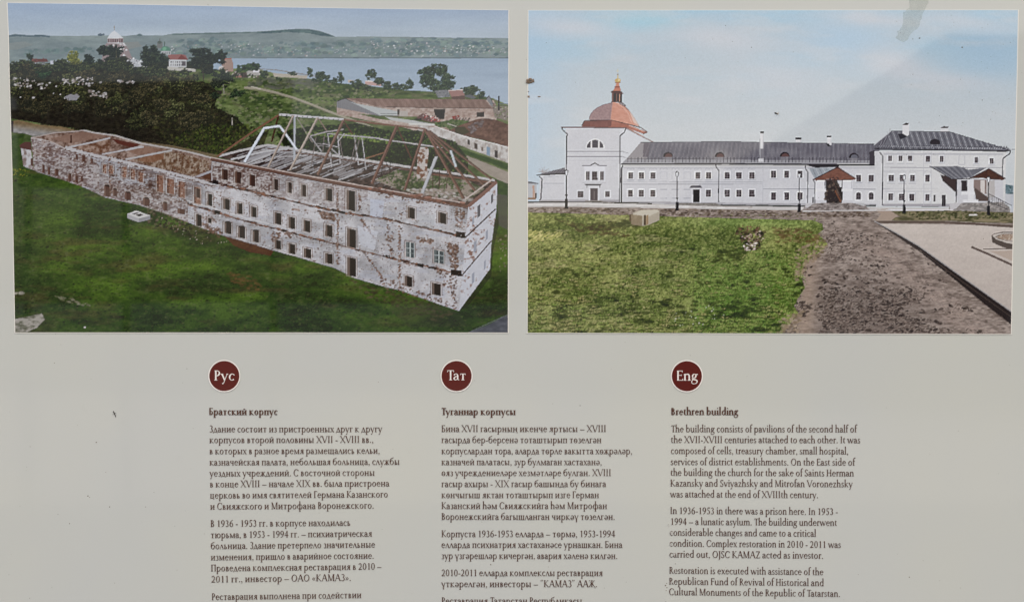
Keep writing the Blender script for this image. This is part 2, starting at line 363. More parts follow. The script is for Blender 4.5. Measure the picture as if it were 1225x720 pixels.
    C.spray([(11, 120), (170, 120), (190, 150), (200, 176), (60, 150), (13, 140)], 1300, .5, 2.2, [(34, 29, 24), (42, 38, 30), (28, 25, 21), (50, 46, 34)], .6, 1.4)
    C.spray([(180, 100), (250, 104), (255, 128), (300, 156), (262, 184), (200, 175), (170, 140)], 1100, .5, 1.8, [(48, 50, 34), (66, 68, 44), (36, 36, 26), (58, 54, 40)], .6, 1.2)
    C.spray([(206, 168), (230, 150), (300, 148), (310, 160), (262, 184), (222, 178)], 700, .5, 1.5, [(46, 54, 31), (62, 72, 40), (78, 86, 48), (38, 43, 28)], .7)
    for cx, cy, rx, ry, d, m, l in [(88, 70, 9, 10, (78, 84, 50), (108, 112, 62), (136, 136, 82)), (92, 80, 9, 8, (62, 66, 44), (86, 90, 54), (110, 110, 70)), (107, 71, 8, 10, (30, 40, 38), (40, 52, 46), (54, 66, 54)), (106, 80, 10, 9, (30, 40, 38), (40, 52, 46), (50, 60, 50)),
                                    (36, 68, 5, 5, (44, 54, 50), (58, 70, 60), (70, 80, 66)), (52, 87, 10, 8, (34, 50, 38), (48, 70, 50), (64, 86, 62)),
                                    (126, 61, 10, 8, (30, 40, 38), (44, 56, 48), (64, 74, 60)), (138, 61, 11, 8, (30, 40, 38), (44, 56, 48), (60, 70, 58)), (133, 72, 16, 9, (32, 40, 36), (44, 54, 46), (58, 66, 52)), (146, 76, 12, 8, (36, 38, 34), (50, 52, 42), (62, 64, 50)),
                                    (180, 62, 11, 8, (32, 42, 40), (46, 58, 50), (70, 80, 66)), (190, 70, 13, 10, (32, 42, 40), (46, 58, 50), (66, 76, 62)), (176, 72, 11, 9, (34, 42, 38), (46, 56, 46), (64, 72, 58)), (194, 82, 11, 7, (34, 40, 36), (46, 54, 44), (60, 66, 52)),
                                    (240, 66, 14, 9, (30, 40, 38), (44, 54, 48), (62, 72, 60)), (254, 72, 15, 10, (30, 38, 36), (44, 52, 46), (60, 70, 58)), (236, 76, 11, 8, (30, 38, 36), (44, 52, 46), (60, 68, 56)), (266, 66, 8, 6, (34, 44, 42), (48, 58, 50), (62, 74, 62)), (250, 84, 10, 5, (32, 38, 36), (44, 50, 44), (58, 64, 52)),
                                    (268, 92, 13, 9, (36, 44, 40), (50, 58, 48), (68, 76, 60)), (262, 100, 11, 8, (36, 42, 38), (50, 56, 46), (64, 70, 56)), (284, 112, 10, 7, (38, 50, 40), (54, 68, 50), (72, 84, 62)), (256, 115, 8, 5, (34, 42, 36), (48, 58, 46), (62, 72, 56)),
                                    (225, 105, 20, 10, (44, 46, 34), (60, 62, 44), (76, 78, 56)), (150, 92, 14, 9, (46, 46, 36), (58, 58, 42), (70, 68, 50))]:
        C.crown(cx, cy, rx, ry, d, m, l, sz=1.4)
    C.line((243, 86), (243.5, 97), 1.3, (66, 62, 56)); C.line((267, 101), (268, 113), .9, (130, 128, 120)); C.line((112, 78), (112, 92), .9, (88, 80, 70)); C.line((139, 60), (139, 82), .6, (96, 90, 72), .6)
    for k in range(26):        # ragged skyline of the wood
        x = 14+k*8.6+r.uniform(-3, 3); y = 80+max(0, x-150)*.13+r.uniform(-2.5, 3)
        C.crown(x, y, r.uniform(6, 12), r.uniform(4, 7.5), (40, 46, 38), (60, 68, 50), (82, 88, 64), sz=1.3)
    for k in range(44):
        x = r.uniform(16, 255); y = r.uniform(86, 132 if x < 150 else 158)
        if x > 225 and y < 104: continue
        q = r.rand(); sh = 1-.25*step(y, 105, 150)*(x < 170)
        C.crown(x, y, r.uniform(9, 17), r.uniform(7, 12), tuple(v*sh for v in (44, 46, 36)), tuple(v*sh for v in ((70, 74, 52) if q > .5 else (64, 62, 48))), tuple(v*sh for v in ((96, 98, 70) if q > .6 else (84, 80, 62))), sz=1.5)
    # white patches showing between the leaves
    C.id = MANSION
    for pp, n in [([(14, 92), (40, 96), (60, 103), (50, 108), (16, 102)], 42), ([(74, 94), (112, 92), (112, 100), (72, 104)], 46), ([(76, 118), (92, 112), (96, 116), (80, 121)], 18), ([(105, 108), (130, 112), (128, 118), (108, 116)], 34), ([(140, 96), (162, 98), (160, 101), (140, 99)], 18), ([(20, 96), (120, 92), (150, 120), (20, 118)], 18)]:
        C.spray(pp, n, .4, 1.25, [(172, 170, 172), (150, 148, 150), (126, 118, 116)], .9, 1.4)
    C.poly([(77, 116), (84, 113), (95, 115), (92, 120), (82, 120)], (128, 128, 134))
    # reddish fence line and vertical trunks inside the shade
    C.id = TREE
    for x in (57, 82, 133, 176, 214, 113): C.line((x, 118), (x+r.uniform(-2, 2), 150), .9, (52, 46, 40), .6)
    C.line((277.8, 141), (278, 150), 1.0, (150, 146, 140))
    # pale rubble bank behind the ruin, left
    C.id = ROAD
    C.poly([(15, 145), (22, 144), (45, 149), (75, 152), (92, 156), (66, 160), (40, 163), (30, 160), (16, 162)], lambda x, y: mixc((112, 96, 74), (132, 130, 130), step(y-(x-15)*.12, 147, 155)) * (.82+.36*fbm(x, y, 4, 2.4, 71))[:, None])
    C.poly([(160, 169), (205, 174), (262, 186), (256, 190), (205, 179)], (106, 94, 76), .9)
    # lawn
    C.id = LAWN
    def lawn(x, y):
        n = fbm(x, y*1.5, 60, 32, 81); m = fbm(x, y*1.4, 8, 5, 84); k = fbm(x, y, 1.8, 1.4, 87)
        c = mixc((48, 62, 30), (74, 96, 40), step(n, .32, .68))
        c = mixc(c, (58, 70, 44), step(90-x, 0, 70)*.7)
        c = mixc(c, (74, 66, 48), step(fbm(x, y*1.6, 42, 15, 90), .55, .75)*.55)
        c = mixc(c, (74, 78, 62), step(m, .62, .8)*.4)
        c = c*(1-.16*step(y, 330, 400)*step(x, 20, 160))[:, None]
        return c*(.66+.42*m+.26*k)[:, None]
    C.poly([(9, 158), (30, 160), (26, 176), (30, 198), (45, 206), (80, 217), (102, 225), (125, 236), (168, 246), (192, 253), (225, 266), (240, 273), (267, 282), (292, 289), (328, 300),
            (354, 307), (401, 321), (425, 333), (460, 343), (481, 348), (514, 360), (549, 372), (586, 322), (590, 280), (594, 232), (613, 240), (613, 402), (9, 402)], lawn)
    C.spray([(14, 205), (100, 226), (300, 292), (548, 373), (607, 330), (607, 398), (18, 398)], 5200, .35, 1.0, [(40, 50, 26), (58, 74, 34), (72, 86, 48), (50, 60, 36), (80, 80, 60), (36, 40, 26)], .4, 1.8)
    C.spray([(16, 200), (36, 204), (34, 212), (16, 210)], 40, .4, 1.0, [(112, 112, 50), (92, 98, 44)], .8)
    C.spray([(175, 245), (240, 270), (236, 285), (178, 268)], 200, .5, 1.5, [(58, 52, 36), (44, 52, 30), (96, 86, 74), (38, 44, 24)], .7, 1.5)
    C.spray([(186, 258), (225, 270), (250, 285), (300, 292), (240, 292), (190, 268)], 60, .3, .8, [(150, 140, 132), (110, 98, 86)], .8)
    C.poly([(268, 282), (292, 289), (328, 299), (324, 306), (300, 302), (280, 294)], lambda x, y: mixc((66, 42, 30), (92, 62, 46), fbm(x, y, 4, 3, 93)), .9)
    C.spray([(272, 325), (300, 330), (318, 345), (300, 348), (276, 336)], 110, .5, 1.6, [(96, 74, 52), (78, 66, 44), (64, 70, 38)], .55, 2)
    C.spray([(420, 335), (548, 374), (520, 384), (440, 356)], 200, .5, 1.6, [(66, 58, 44), (56, 54, 38), (84, 74, 62)], .5, 2)
    C.poly([(475, 352), (514, 362), (548, 374), (560, 390), (490, 392), (465, 370)], (60, 62, 48), .35)
    C.poly([(586, 240), (592, 238), (598, 262), (590, 300), (588, 330), (560, 366), (548, 372), (586, 322)], (40, 42, 32), .5)
    C.poly([(594, 232), (607, 234), (607, 275), (597, 270)], (78, 76, 76), .75); C.spray([(596, 285), (606, 280), (606, 320), (598, 330)], 22, .5, 1.4, [(128, 116, 104), (92, 84, 74)], .7)
    C.id = ROAD
    C.poly([(17, 382), (30, 379), (50, 375), (54, 382), (44, 392), (30, 398), (17, 399)], lambda x, y: mixc((92, 92, 80), (146, 142, 136), step(fbm(x, y, 5, 2.5, 95), .3, .62)))
    C.spray([(64, 352), (78, 354), (110, 364), (106, 367), (70, 359)], 34, .4, 1.4, [(128, 124, 112), (100, 98, 80)], .6, 2.2, .25); C.spray([(17, 348), (28, 350), (26, 354), (17, 352)], 12, .6, 1.4, [(140, 136, 126)], .7, 2); C.ell(101.6, 391.5, 1.3, 1, (168, 166, 160))
    C.poly([(560, 398), (585, 388), (600, 380), (613, 375), (613, 402), (560, 402)], lambda x, y: mixc((60, 62, 68), (96, 98, 106), fbm(x, y, 8, 3, 97))); C.path([(562, 397), (608, 376)], .8, (104, 108, 116), .8)
    # ruin facade ------------------------------------------------
    C.id = RUIN
    def ruin(x, y):
        n = fbm(x, y-.22*x, 15, 9, 101); m = fbm(x, y-.22*x, 3.2, 1.9, 104); k = fbm(x, y-.22*x, 1.6, .9, 107)
        left = step(300-x, 0, 170)
        low = step(fbm(x, y, 30, 16, 109), .45, .7)
        c1 = np.interp(x, [250, 300, 345, 380, 408, 460, 505, 542, 557], [218, 229, 240, 248, 254, 262, 272, 281, 284]); c2 = np.interp(x, [224, 247, 298, 330, 360, 405, 460, 502, 553], [244, 251, 266, 273.5, 282, 293, 307, 317, 329])
        band = np.maximum(np.exp(-((y-c1-1)/4.2)**2), np.exp(-((y-c2-1)/3.6)**2))*step(x, 215, 250)
        foot = step(y, np.interp(x, [225, 300, 401, 460, 549], [262, 284, 314, 334, 362])-5, np.interp(x, [225, 300, 401, 460, 549], [262, 284, 314, 334, 362])+9)*.5
        v = .46*n+.36*m+.18*k + .10 + .045*step(x, 240, 300) - .10*np.maximum(band, foot) - .07*left - .05*low
        c = mixc((82, 63, 57), (122, 101, 94), step(v, .34, .45))
        big = step(fbm(x, y-.22*x, 34, 20, 133), .42, .6)*step(x, 300, 420)*.10
        c = mixc(c, (176, 176, 182), step(v+big, .455, .50))
        c = mixc(c, (84, 64, 58), step(k+m, 1.24, 1.42)*.8)
        z = fbm(x, y-.22*x, 7, 1.3, 119); c = mixc(c, (98, 80, 74), step(z, .6, .72)*.7*(left*.8+.25*band+.12))
        c = mixc(c, (146, 145, 150), step(fbm(x, y, 10, 26, 126), .45, .7)*.55)
        c = c*(1-.16*step(fbm(x, y, 26, 18, 139), .42, .68))[:, None]; gy = fbm(x, y, 22, 5, 111)
        c = mixc(c, (150, 154, 168), step(gy, .55, .7)*.45)
        return c*(.93+.14*k)[:, None]
    def ruindark(x, y):
        m = fbm(x, y, 2.3, 1.6, 114); n = fbm(x, y, 10, 8, 117)
        return mixc((78, 56, 50), (160, 154, 154), step(.65*m+.35*n, .42, .58))
    face = [(37, 165), (50, 167), (64, 171), (78, 178), (110, 186), (150, 194), (190, 204), (230, 213), (253, 219), (253, 190), (300, 199), (360, 210), (430, 223), (500, 236), (560, 248),
            (557, 284), (553, 329), (549, 372), (514, 360), (481, 348), (460, 343), (425, 333), (401, 321), (354, 307), (328, 300), (292, 289), (267, 282), (240, 272),
            (225, 266), (192, 253), (168, 246), (125, 236), (102, 225), (80, 217), (45, 206), (41, 204)]
    C.poly(face, ruin)
    C.poly([(37, 166), (64, 172), (80, 180), (112, 190), (120, 200), (118, 228), (80, 217), (41, 204)], ruindark, .6)
    C.poly([(254, 194), (330, 208), (330, 232), (320, 236), (254, 219)], ruindark, .8)
    C.poly([(330, 208), (440, 228), (440, 238), (410, 252), (330, 234)], ruindark, .32)
    C.poly([(110, 205), (225, 243), (225, 266), (168, 246), (120, 234)], ruindark, .55)
    # side wall
    def side(x, y):
        m = fbm(x, y, 3.2, 2.6, 121); n = fbm(x, y, 12, 14, 124)
        c = mixc((166, 168, 178), (182, 184, 192), n)
        return mixc(c, (122, 96, 88), step(.6*m+.4*n, .60, .70))
    C.poly([(560, 248), (595, 218), (594, 250), (588, 290), (586, 322), (549, 372), (553, 329), (557, 284)], side)
    # annex at the far left
    C.poly([(23, 174), (30, 170), (37, 170), (38, 181), (25, 178)], (84, 60, 58)); C.poly([(25, 177.5), (37, 180), (41, 204), (33, 201), (28, 199)], lambda x, y: mixc((118, 104, 100), (170, 170, 174), step(fbm(x, y, 3, 4, 127), .3, .6)))
    C.rect(13, 145, 16, 158, (60, 52, 54))
    # open rooms
    def room(x, y):
        m = fbm(x, y, 2.6, 2.6, 131); n = fbm(x, y, 12, 8, 134)
        return mixc((86, 66, 58), (144, 126, 118), step(.6*m+.4*n, .34, .66))
    back = [(37, 165), (52, 162), (66, 159), (90, 157.5), (100, 156), (112, 159), (138, 162.5), (170, 172), (206, 178), (230, 183), (253, 189)]
    C.poly(back+[(253, 219), (230, 213), (190, 204), (150, 194), (110, 186), (78, 178), (64, 171), (50, 167)], room)
    C.poly([(84, 176), (130, 166.5), (133, 172), (130, 182), (110, 184)], lambda x, y: mixc((92, 66, 54), (144, 124, 114), step(fbm(x, y, 4, 4, 137), .35, .65)))
    C.poly([(134, 166), (168, 173), (160, 177), (140, 172)], (84, 52, 44)); C.poly([(60, 166), (84, 160), (100, 158), (130, 163), (84, 172)], (122, 98, 88), .8); C.rect(84, 162, 86, 171, (70, 50, 44))
    C.poly([(150, 180), (172, 175), (198, 180), (165, 186)], (122, 96, 84), .8)
    C.poly([(160, 192), (205, 181), (250, 193), (250, 204), (232, 211), (195, 203)], lambda x, y: mixc((92, 70, 56), (142, 128, 116), step(fbm(x, y, 2.4, 3.5, 141), .35, .62)))
    C.poly([(163, 191), (180, 186), (196, 183), (196, 190), (185, 194), (172, 194)], (118, 84, 66), .7); C.spray([(205, 181), (252, 193), (250, 206), (205, 206)], 120, .5, 1.3, [(80, 54, 44), (150, 140, 130), (108, 84, 68)], .7, 1, 1.3)
    C.poly([(240, 212), (252, 205), (253, 216), (245, 214)], (84, 60, 50))
    wt = (164, 162, 166)
    C.path(back[:5], 1.3, (150, 140, 138)); C.path(back[4:], 1.9, (160, 156, 156)); C.path([(37, 165), (50, 167), (64, 171), (78, 178)], 1.4, (158, 150, 148))
    C.path([(78, 177), (110, 185.5), (150, 194), (190, 203.5), (232, 214), (254, 221)], 3.4, wt); C.path([(78, 179.5), (110, 188), (150, 196.6), (190, 206), (254, 223)], .8, (122, 112, 110), .6)
    C.path([(79, 177), (108, 171), (132, 165.2)], 2.0, (158, 156, 160)); C.path([(122, 185), (150, 179.5), (170, 175)], 1.9, (160, 158, 162)); C.path([(150, 191), (180, 185), (206, 180)], 2.2, (158, 156, 158)); C.path([(232, 213), (245, 208), (253, 205)], 2.6, (150, 148, 154)); C.path([(150, 180.5), (160, 178), (172, 176)], 1.6, (160, 158, 162))
    for k in range(170):
        t = r.rand()*5; P_ = [(78, 177), (110, 185.5), (150, 194), (190, 203.5), (232, 214), (254, 221)]; i = int(t); f = t-i; x = P_[i][0]*(1-f)+P_[i+1][0]*f; y = P_[i][1]*(1-f)+P_[i+1][1]*f
        C.ell(x, y+r.choice([-2.2, 1.9])+r.uniform(-.5, .5), r.uniform(.5, 2), r.uniform(.4, .9), [(104, 84, 76), (84, 66, 60), (176, 174, 176)][r.randint(3)], .8, .25)
    # dark string courses
    def course(pts, w, n):
        C.path(pts, w, (92, 72, 64), .75)
        for k in range(n):
            t = r.rand()*(len(pts)-1); i = int(t); f = t-i; x = pts[i][0]*(1-f)+pts[i+1][0]*f; y = pts[i][1]*(1-f)+pts[i+1][1]*f
            C.ell(x, y+r.uniform(-1.4, 1), r.uniform(1, 4.5), r.uniform(.5, 1.2), [(40, 30, 28), (70, 48, 40), (120, 84, 68)][r.randint(3)], .85, .24)
    course([(254, 218), (280, 225), (300, 229), (345, 240), (380, 248), (408, 254), (460, 262), (505, 272), (542, 281), (557, 284)], 1.8, 130)
    course([(224, 244), (247, 251), (298, 266), (330, 273.5), (360, 282), (405, 293), (460, 307), (502, 317), (553, 329)], 1.5, 110)
    C.path([(557, 284), (575, 267), (593, 250)], 1.6, (66, 54, 54)); C.path([(553, 329), (570, 309), (588, 288)], 1.4, (70, 58, 56)); C.path([(224, 240), (247, 247), (298, 262), (330, 270)], 1.2, (186, 186, 190), .7)
    for x, y, w, h in [(258, 218, 7, 5), (260, 254, 7, 4.5), (551, 281, 11, 7), (546, 326.5, 13, 7), (503, 317.5, 7, 4), (464, 307, 5, 3), (409, 254, 9, 3)]:
        C.poly([(x-w/2, y-h/2-.8), (x+w/2, y-h/2+.8), (x+w/2, y+h/2+.8), (x-w/2, y+h/2-.8)], (34, 28, 28))
    # rusty drain stains, scars
    for a, b, w in [((480, 254), (480, 262), 2), ((478, 268), (478, 350), 1.8), ((404, 256), (404, 318), 2.0), ((404, 226), (404, 252), 1.4), ((131, 190), (132, 236), 1.0), ((430, 232), (430, 252), 2.2), ((432, 262), (450, 288), 1.8), ((436, 304), (455, 328), 1.6), ((455, 326), (460, 342), 2.4)]:
        for k in range(int(math.dist(a, b)*1.2)):
            t = r.rand(); C.ell(a[0]*(1-t)+b[0]*t+r.normal(0, w*.5), a[1]*(1-t)+b[1]*t, r.uniform(.5, 1.2), r.uniform(.5, 1.3), [(100, 76, 66), (70, 54, 48), (126, 104, 94)][r.randint(3)], .8)
    for pp, n in [([(532, 290), (548, 292), (548, 325), (540, 320), (536, 305)], 150), ([(340, 250), (402, 256), (400, 264), (385, 262), (384, 252)], 60), ([(380, 252), (402, 256), (401, 265), (386, 261)], 90), ([(498, 283), (520, 287), (514, 292), (500, 289)], 50), ([(545, 250), (556, 252), (555, 276), (545, 270)], 60), ([(232, 262), (268, 276), (262, 284), (240, 274)], 70),
                  ([(455, 330), (500, 345), (545, 365), (549, 372), (480, 350), (455, 344)], 110), ([(460, 262), (470, 262), (472, 306), (462, 300)], 40), ([(520, 320), (548, 330), (546, 366), (535, 350)], 70), ([(326, 276), (336, 278), (332, 290), (324, 288)], 40), ([(440, 228), (552, 250), (550, 254), (440, 232)], 60)]:
        C.spray(pp, n, .5, 1.5, [(104, 82, 72), (90, 70, 62), (74, 58, 52), (126, 106, 98)], .7, 1.3, .2)
    C.spray(face, 900, .3, .8, [(96, 72, 62), (70, 54, 48), (196, 196, 200), (120, 92, 80)], .65, 1.3, .2)
    C.poly([(443, 238), (460, 241), (457, 262), (443, 258)], (168, 176, 196), .55); C.poly([(428, 270), (452, 277), (448, 300), (430, 292)], (182, 186, 198), .6); C.poly([(496, 254), (520, 258), (518, 276), (500, 270)], (150, 154, 160), .4)
    # windows
    C.id = WIN
    def win(x, y, w, h, c=(46, 40, 38), arch=False, lit=None, sk=.22, halo=True):
        q = w/2; s_ = sk*q
        if halo: C.path([(x-q-1.6, y+h/2), (x-q-1.6, y-h/2-s_-1.6), (x+q+1.2, y-h/2+s_-1.4), (x+q+1.4, y+h/2)], .7, (84, 64, 58), .65); C.poly([(x-q-1.2, y-h/2-s_-1.2), (x+q+1, y-h/2+s_-1), (x+q+1, y+h/2+s_+1.4), (x-q-1.2, y+h/2-s_+1)], (168, 160, 156), .45)
        C.poly([(x-q, y-h/2-s_), (x+q, y-h/2+s_), (x+q, y+h/2+s_), (x-q, y+h/2-s_)], c)
        if arch: C.ell(x, y-h/2, q, q*.75, c)
        C.poly([(x-q, y-h/2-s_), (x-q+w*.28, y-h/2-s_*.4), (x-q+w*.28, y+h/2-s_*.4), (x-q, y+h/2-s_)], lit or (112, 98, 92), .8)
    for x, y, w, h in [(269, 209, 7, 13), (285, 212.5, 7.5, 14), (302, 216, 7, 14)]: win(x, y, w, h, (62, 46, 40), lit=(98, 76, 68))
    for x, y, w, h in [(330, 221, 6, 13), (346.5, 224.7, 6, 13), (363, 228, 6.5, 14)]: win(x, y, w, h, (58, 48, 44), lit=(136, 126, 122))
    for x, y, w, h in [(393.5, 233, 8.5, 15), (419.6, 240, 10.5, 24), (492, 255, 9, 13), (529, 261, 10, 13), (251, 239, 6, 14), (271, 244.5, 8, 13), (287, 249.7, 7, 13), (303.6, 253.6, 7, 12.5), (332.5, 261.5, 8, 14), (349, 266.6, 8, 14), (367, 270.5, 8, 14),
                       (393.5, 276.3, 9, 14), (420.6, 285, 11, 22), (237.8, 263.6, 7, 14), (251, 264, 5, 6), (332.5, 292.6, 8, 11), (349, 297.6, 8, 12), (368, 303, 9, 11), (393.5, 309.4, 9, 12), (420.6, 319.3, 10.5, 22), (489, 336.7, 9, 12.5), (522, 346, 10.5, 14)]:
        win(x, y, w, h)
    for x, y, w, h in [(272.6, 273.5, 8.5, 12), (289, 278.7, 8.5, 12), (306, 283.5, 8, 12.5)]: win(x, y, w, h, (54, 48, 46), True)
    for x, y, w, h in [(490.6, 299, 10, 18), (525, 307.4, 11.5, 15)]:
        win(x, y, w, h, (66, 74, 78), lit=(96, 104, 106)); C.line((x, y-h/2), (x, y+h/2), 1.2, (168, 176, 178)); C.line((x-w/2, y-2.5), (x+w/2, y-1), 1.0, (150, 158, 162)); C.line((x+w/2, y-h/2), (x+w/2, y+h/2+1), 1, (128, 136, 140)); C.line((x-w/2, y+3), (x+w/2, y+4.4), .7, (120, 128, 130))
    for x, y, w, h in [(125, 202, 4.5, 11), (133, 203, 5, 10), (148.7, 206, 5, 13), (159, 209, 5, 12), (168.5, 212, 6, 12), (191.7, 220, 8, 20), (204, 223, 8.5, 18), (217.5, 227, 8, 19), (236, 234, 8, 20)]:
        win(x, y, w, h, (122, 92, 80), lit=(84, 62, 54)); C.spray([(x-w/2, y-h/2), (x+w/2, y-h/2+1), (x+w/2, y+h/2), (x-w/2, y+h/2)], 22, .4, 1.1, [(88, 64, 54), (140, 108, 92), (150, 136, 128)], .8)
    for x, y, w, h in [(128, 229, 7, 11), (137.5, 231, 5, 8), (153, 235.5, 7, 8), (175, 242.5, 7, 8), (197.5, 247.5, 5, 9), (83.5, 213, 4, 8), (68, 207, 4, 7)]:
        C.ell(x, y-h/2, w/2+1, w*.45+.8, (150, 140, 136), .7); win(x, y, w, h, (60, 48, 44), True, halo=False)
    win(236.5, 231, 6, 11, (66, 54, 50), halo=False)
    for x, y, w, h in [(68, 206.7, 4.5, 8), (83.5, 213, 4, 8.5), (91.7, 214.5, 3.6, 9), (98, 214, 3, 7), (128, 229, 7, 12), (137.5, 231, 5, 8), (153, 235, 8, 8), (175, 242, 8, 8), (197.5, 247.5, 5, 9), (217, 253, 9, 6), (52, 202, 3.6, 10), (58.5, 205, 3, 9), (38, 194, 2.5, 9), (110, 193, 3, 6), (100, 190, 4, 8), (92, 188, 3, 7)]:
        win(x, y, w, h, (82, 62, 56), lit=(108, 86, 78), halo=False)
    for x, y, w, h in [(573, 252.5, 3.6, 14), (588.5, 238, 2.6, 10)]: C.poly([(x-w/2, y-h/2+1.6), (x+w/2, y-h/2-1.6), (x+w/2, y+h/2-1.6), (x-w/2, y+h/2+1.6)], (84, 84, 90))
    for x, y, w, h in [(568.5, 295, 3.4, 13), (582.5, 281, 2.4, 11), (566, 332.5, 3.4, 12), (580, 317, 2.6, 10), (566, 264, 2, 9)]: C.poly([(x-w/2, y-h/2+1.6), (x+w/2, y-h/2-1.6), (x+w/2, y+h/2-1.6), (x-w/2, y+h/2+1.6)], (136, 140, 152))
    # attic floor, planks, frame -----------------------------------
    C.id = FRAME
    C.poly([(262, 188), (318, 173.5), (330, 174), (430, 190), (492, 200), (594, 215), (595, 218), (560, 247), (430, 222), (300, 198)], lambda x, y: mixc((44, 34, 32), (84, 72, 68), step(fbm(x, y, 6, 3, 151), .3, .7)))
    for k in range(230):
        x = r.uniform(280, 474); t = (x-285)/177; ylo = 184+t*26; y = r.uniform(176+t*20, 199+t*26)
        L_ = r.uniform(14, 40)*(1-.4*t); x = max(x, 278+(y-184)*.9) if y > 186 else x; C.line((x, y), (x+L_*.93, y-L_*.34+min(0, y-L_*.34-176)*-.9), r.uniform(.7, 1.7), [(144, 144, 150), (116, 112, 114), (162, 162, 166), (70, 60, 58), (128, 126, 130)][r.randint(5)], .9)
    C.id = TREE
    C.poly([(332, 160), (420, 166), (500, 178), (560, 196), (560, 204), (492, 198.6), (430, 189), (340, 174.4)], lambda x, y: mixc((26, 30, 21), (56, 66, 38), fbm(x, y, 6, 5, 152)), 1.0)
    C.spray([(340, 160), (430, 165), (500, 180), (550, 196), (492, 198), (430, 188), (345, 175)], 460, .5, 1.2, [(36, 44, 27), (70, 84, 46), (50, 60, 34), (24, 28, 19)], .8)
    C.poly([(262, 186), (316, 173), (322, 155), (300, 165)], (40, 34, 28), .6)
    C.id = FRAME
    C.poly([(448, 216), (475, 203), (500, 206), (560, 216), (580, 226), (560, 240), (520, 236), (480, 228)], lambda x, y: mixc((60, 68, 48), (132, 122, 114), step(fbm(x, y, 9, 4, 153), .42, .62)))
    C.spray([(450, 214), (475, 204), (512, 208), (560, 220), (556, 228), (500, 224), (470, 222)], 300, .4, 1.3, [(56, 70, 42), (74, 88, 54), (90, 96, 70)], .8, 1, .5)
    C.spray([(480, 226), (520, 226), (570, 238), (556, 242), (500, 234)], 120, .5, 1.4, [(150, 144, 142), (122, 108, 104), (168, 164, 164)], .7, 2, .2)
    C.path([(262, 187), (285, 181), (318, 174), (323, 174), (380, 183.5), (430, 191), (490, 200), (545, 208), (592, 216)], 2.6, (164, 162, 164)); C.path([(320, 177.5), (430, 194), (490, 203)], 1.2, (96, 72, 62), .9); C.path([(500, 206), (590, 219)], 2.2, (104, 76, 66), .9)
    C.path([(276, 191), (318, 181), (345, 178)], 2.2, (166, 166, 170)); C.path([(290, 195), (322, 183), (352, 182)], 1.6, (140, 138, 142)); C.path([(300, 197), (330, 188), (368, 186)], 1.4, (154, 152, 156))
    wb = (190, 196, 206)
    C.poly([(499.6, 182), (502, 176), (511, 176), (513, 180), (511, 200), (513, 214), (498, 213), (499, 200)], lambda x, y: mixc((108, 78, 64), (166, 160, 158), step(fbm(x, y, 3, 3, 157), .42, .56)))
    dk_ = (78, 56, 48); br = (110, 82, 72)
    C.line((333, 139), (325, 170), 2.0, (66, 44, 36)); C.path([(334, 137.5), (300, 159.5), (259, 188)], 2.2, (110, 82, 68))
    C.line((355, 141), (374, 171), 1.0, (128, 120, 116)); C.line((381, 142), (391, 157), 1.3, (120, 104, 96)); C.line((411, 145), (422, 161), 1.7, dk_); C.line((475, 152), (492, 190), 1.6, dk_); C.line((437, 190), (459, 183), 1.5, (112, 84, 66)); C.line((511, 157), (524, 188), 1.8, (76, 54, 46))
    for a, b in [((378, 164), (372, 200)), ((388, 162), (386, 182)), ((392, 160), (397, 200)), ((400, 160), (396, 190)), ((404, 162), (407, 196)), ((406, 162), (411, 196)), ((371, 163), (385, 182)), ((424, 164), (429, 198)), ((427, 163), (418, 203)), ((433, 165), (438, 203)), ((430, 166), (424, 192)), ((386, 172), (404, 176)), ((404, 170), (412, 160)), ((394, 176), (410, 190))]:
        C.line(a, b, 1.15, (156, 154, 158) if r.rand() > .3 else (98, 90, 88))
    for y in (172, 174.5, 184): C.line((377, y), (397, y+1.5), .8, (120, 116, 118))
    C.path([(371, 163), (390, 158), (411, 155)], 1.5, (142, 138, 140)); C.path([(392, 160), (430, 163.5), (455, 166)], 1.3, (150, 148, 150)); C.path([(454, 166.5), (490, 171.5), (529, 177)], 1.5, (158, 156, 158)); C.line((458, 193), (456, 212), .9, (50, 42, 40)); C.line((462, 195), (468, 206), .9, (50, 42, 40)); C.line((467, 194), (466, 208), .9, (56, 46, 42))
    for x in (518, 526, 535): C.line((x, 198+(x-518)*.3), (x-.6, 226), .8, (66, 48, 44))
    C.path([(334, 137.2), (370, 140), (411, 143)], 2.6, (172, 172, 176))
    for k in range(12): C.ell(337+k*6.2, 137.9+k*.48, .8, .5, (80, 78, 80))
    C.path([(411, 143.3), (440, 147), (475, 150.6), (509, 154.4)], 2.0, (104, 76, 66)); C.path([(411, 142.6), (475, 150), (509, 153.6)], .6, (140, 118, 110), .8)
    C.line((352.5, 140), (352, 192), 2.4, (150, 154, 162)); C.path([(292.5, 194), (316, 153.6)], 2.9, wb); C.path([(315, 153.6), (335, 150.8)], 2.4, wb); C.path([(334.6, 151), (345, 165), (355, 179)], 2.4, wb); C.line((294, 195), (317.5, 154.5), .7, (110, 112, 120)); C.line((316, 155), (335, 152.6), .6, (104, 104, 112))
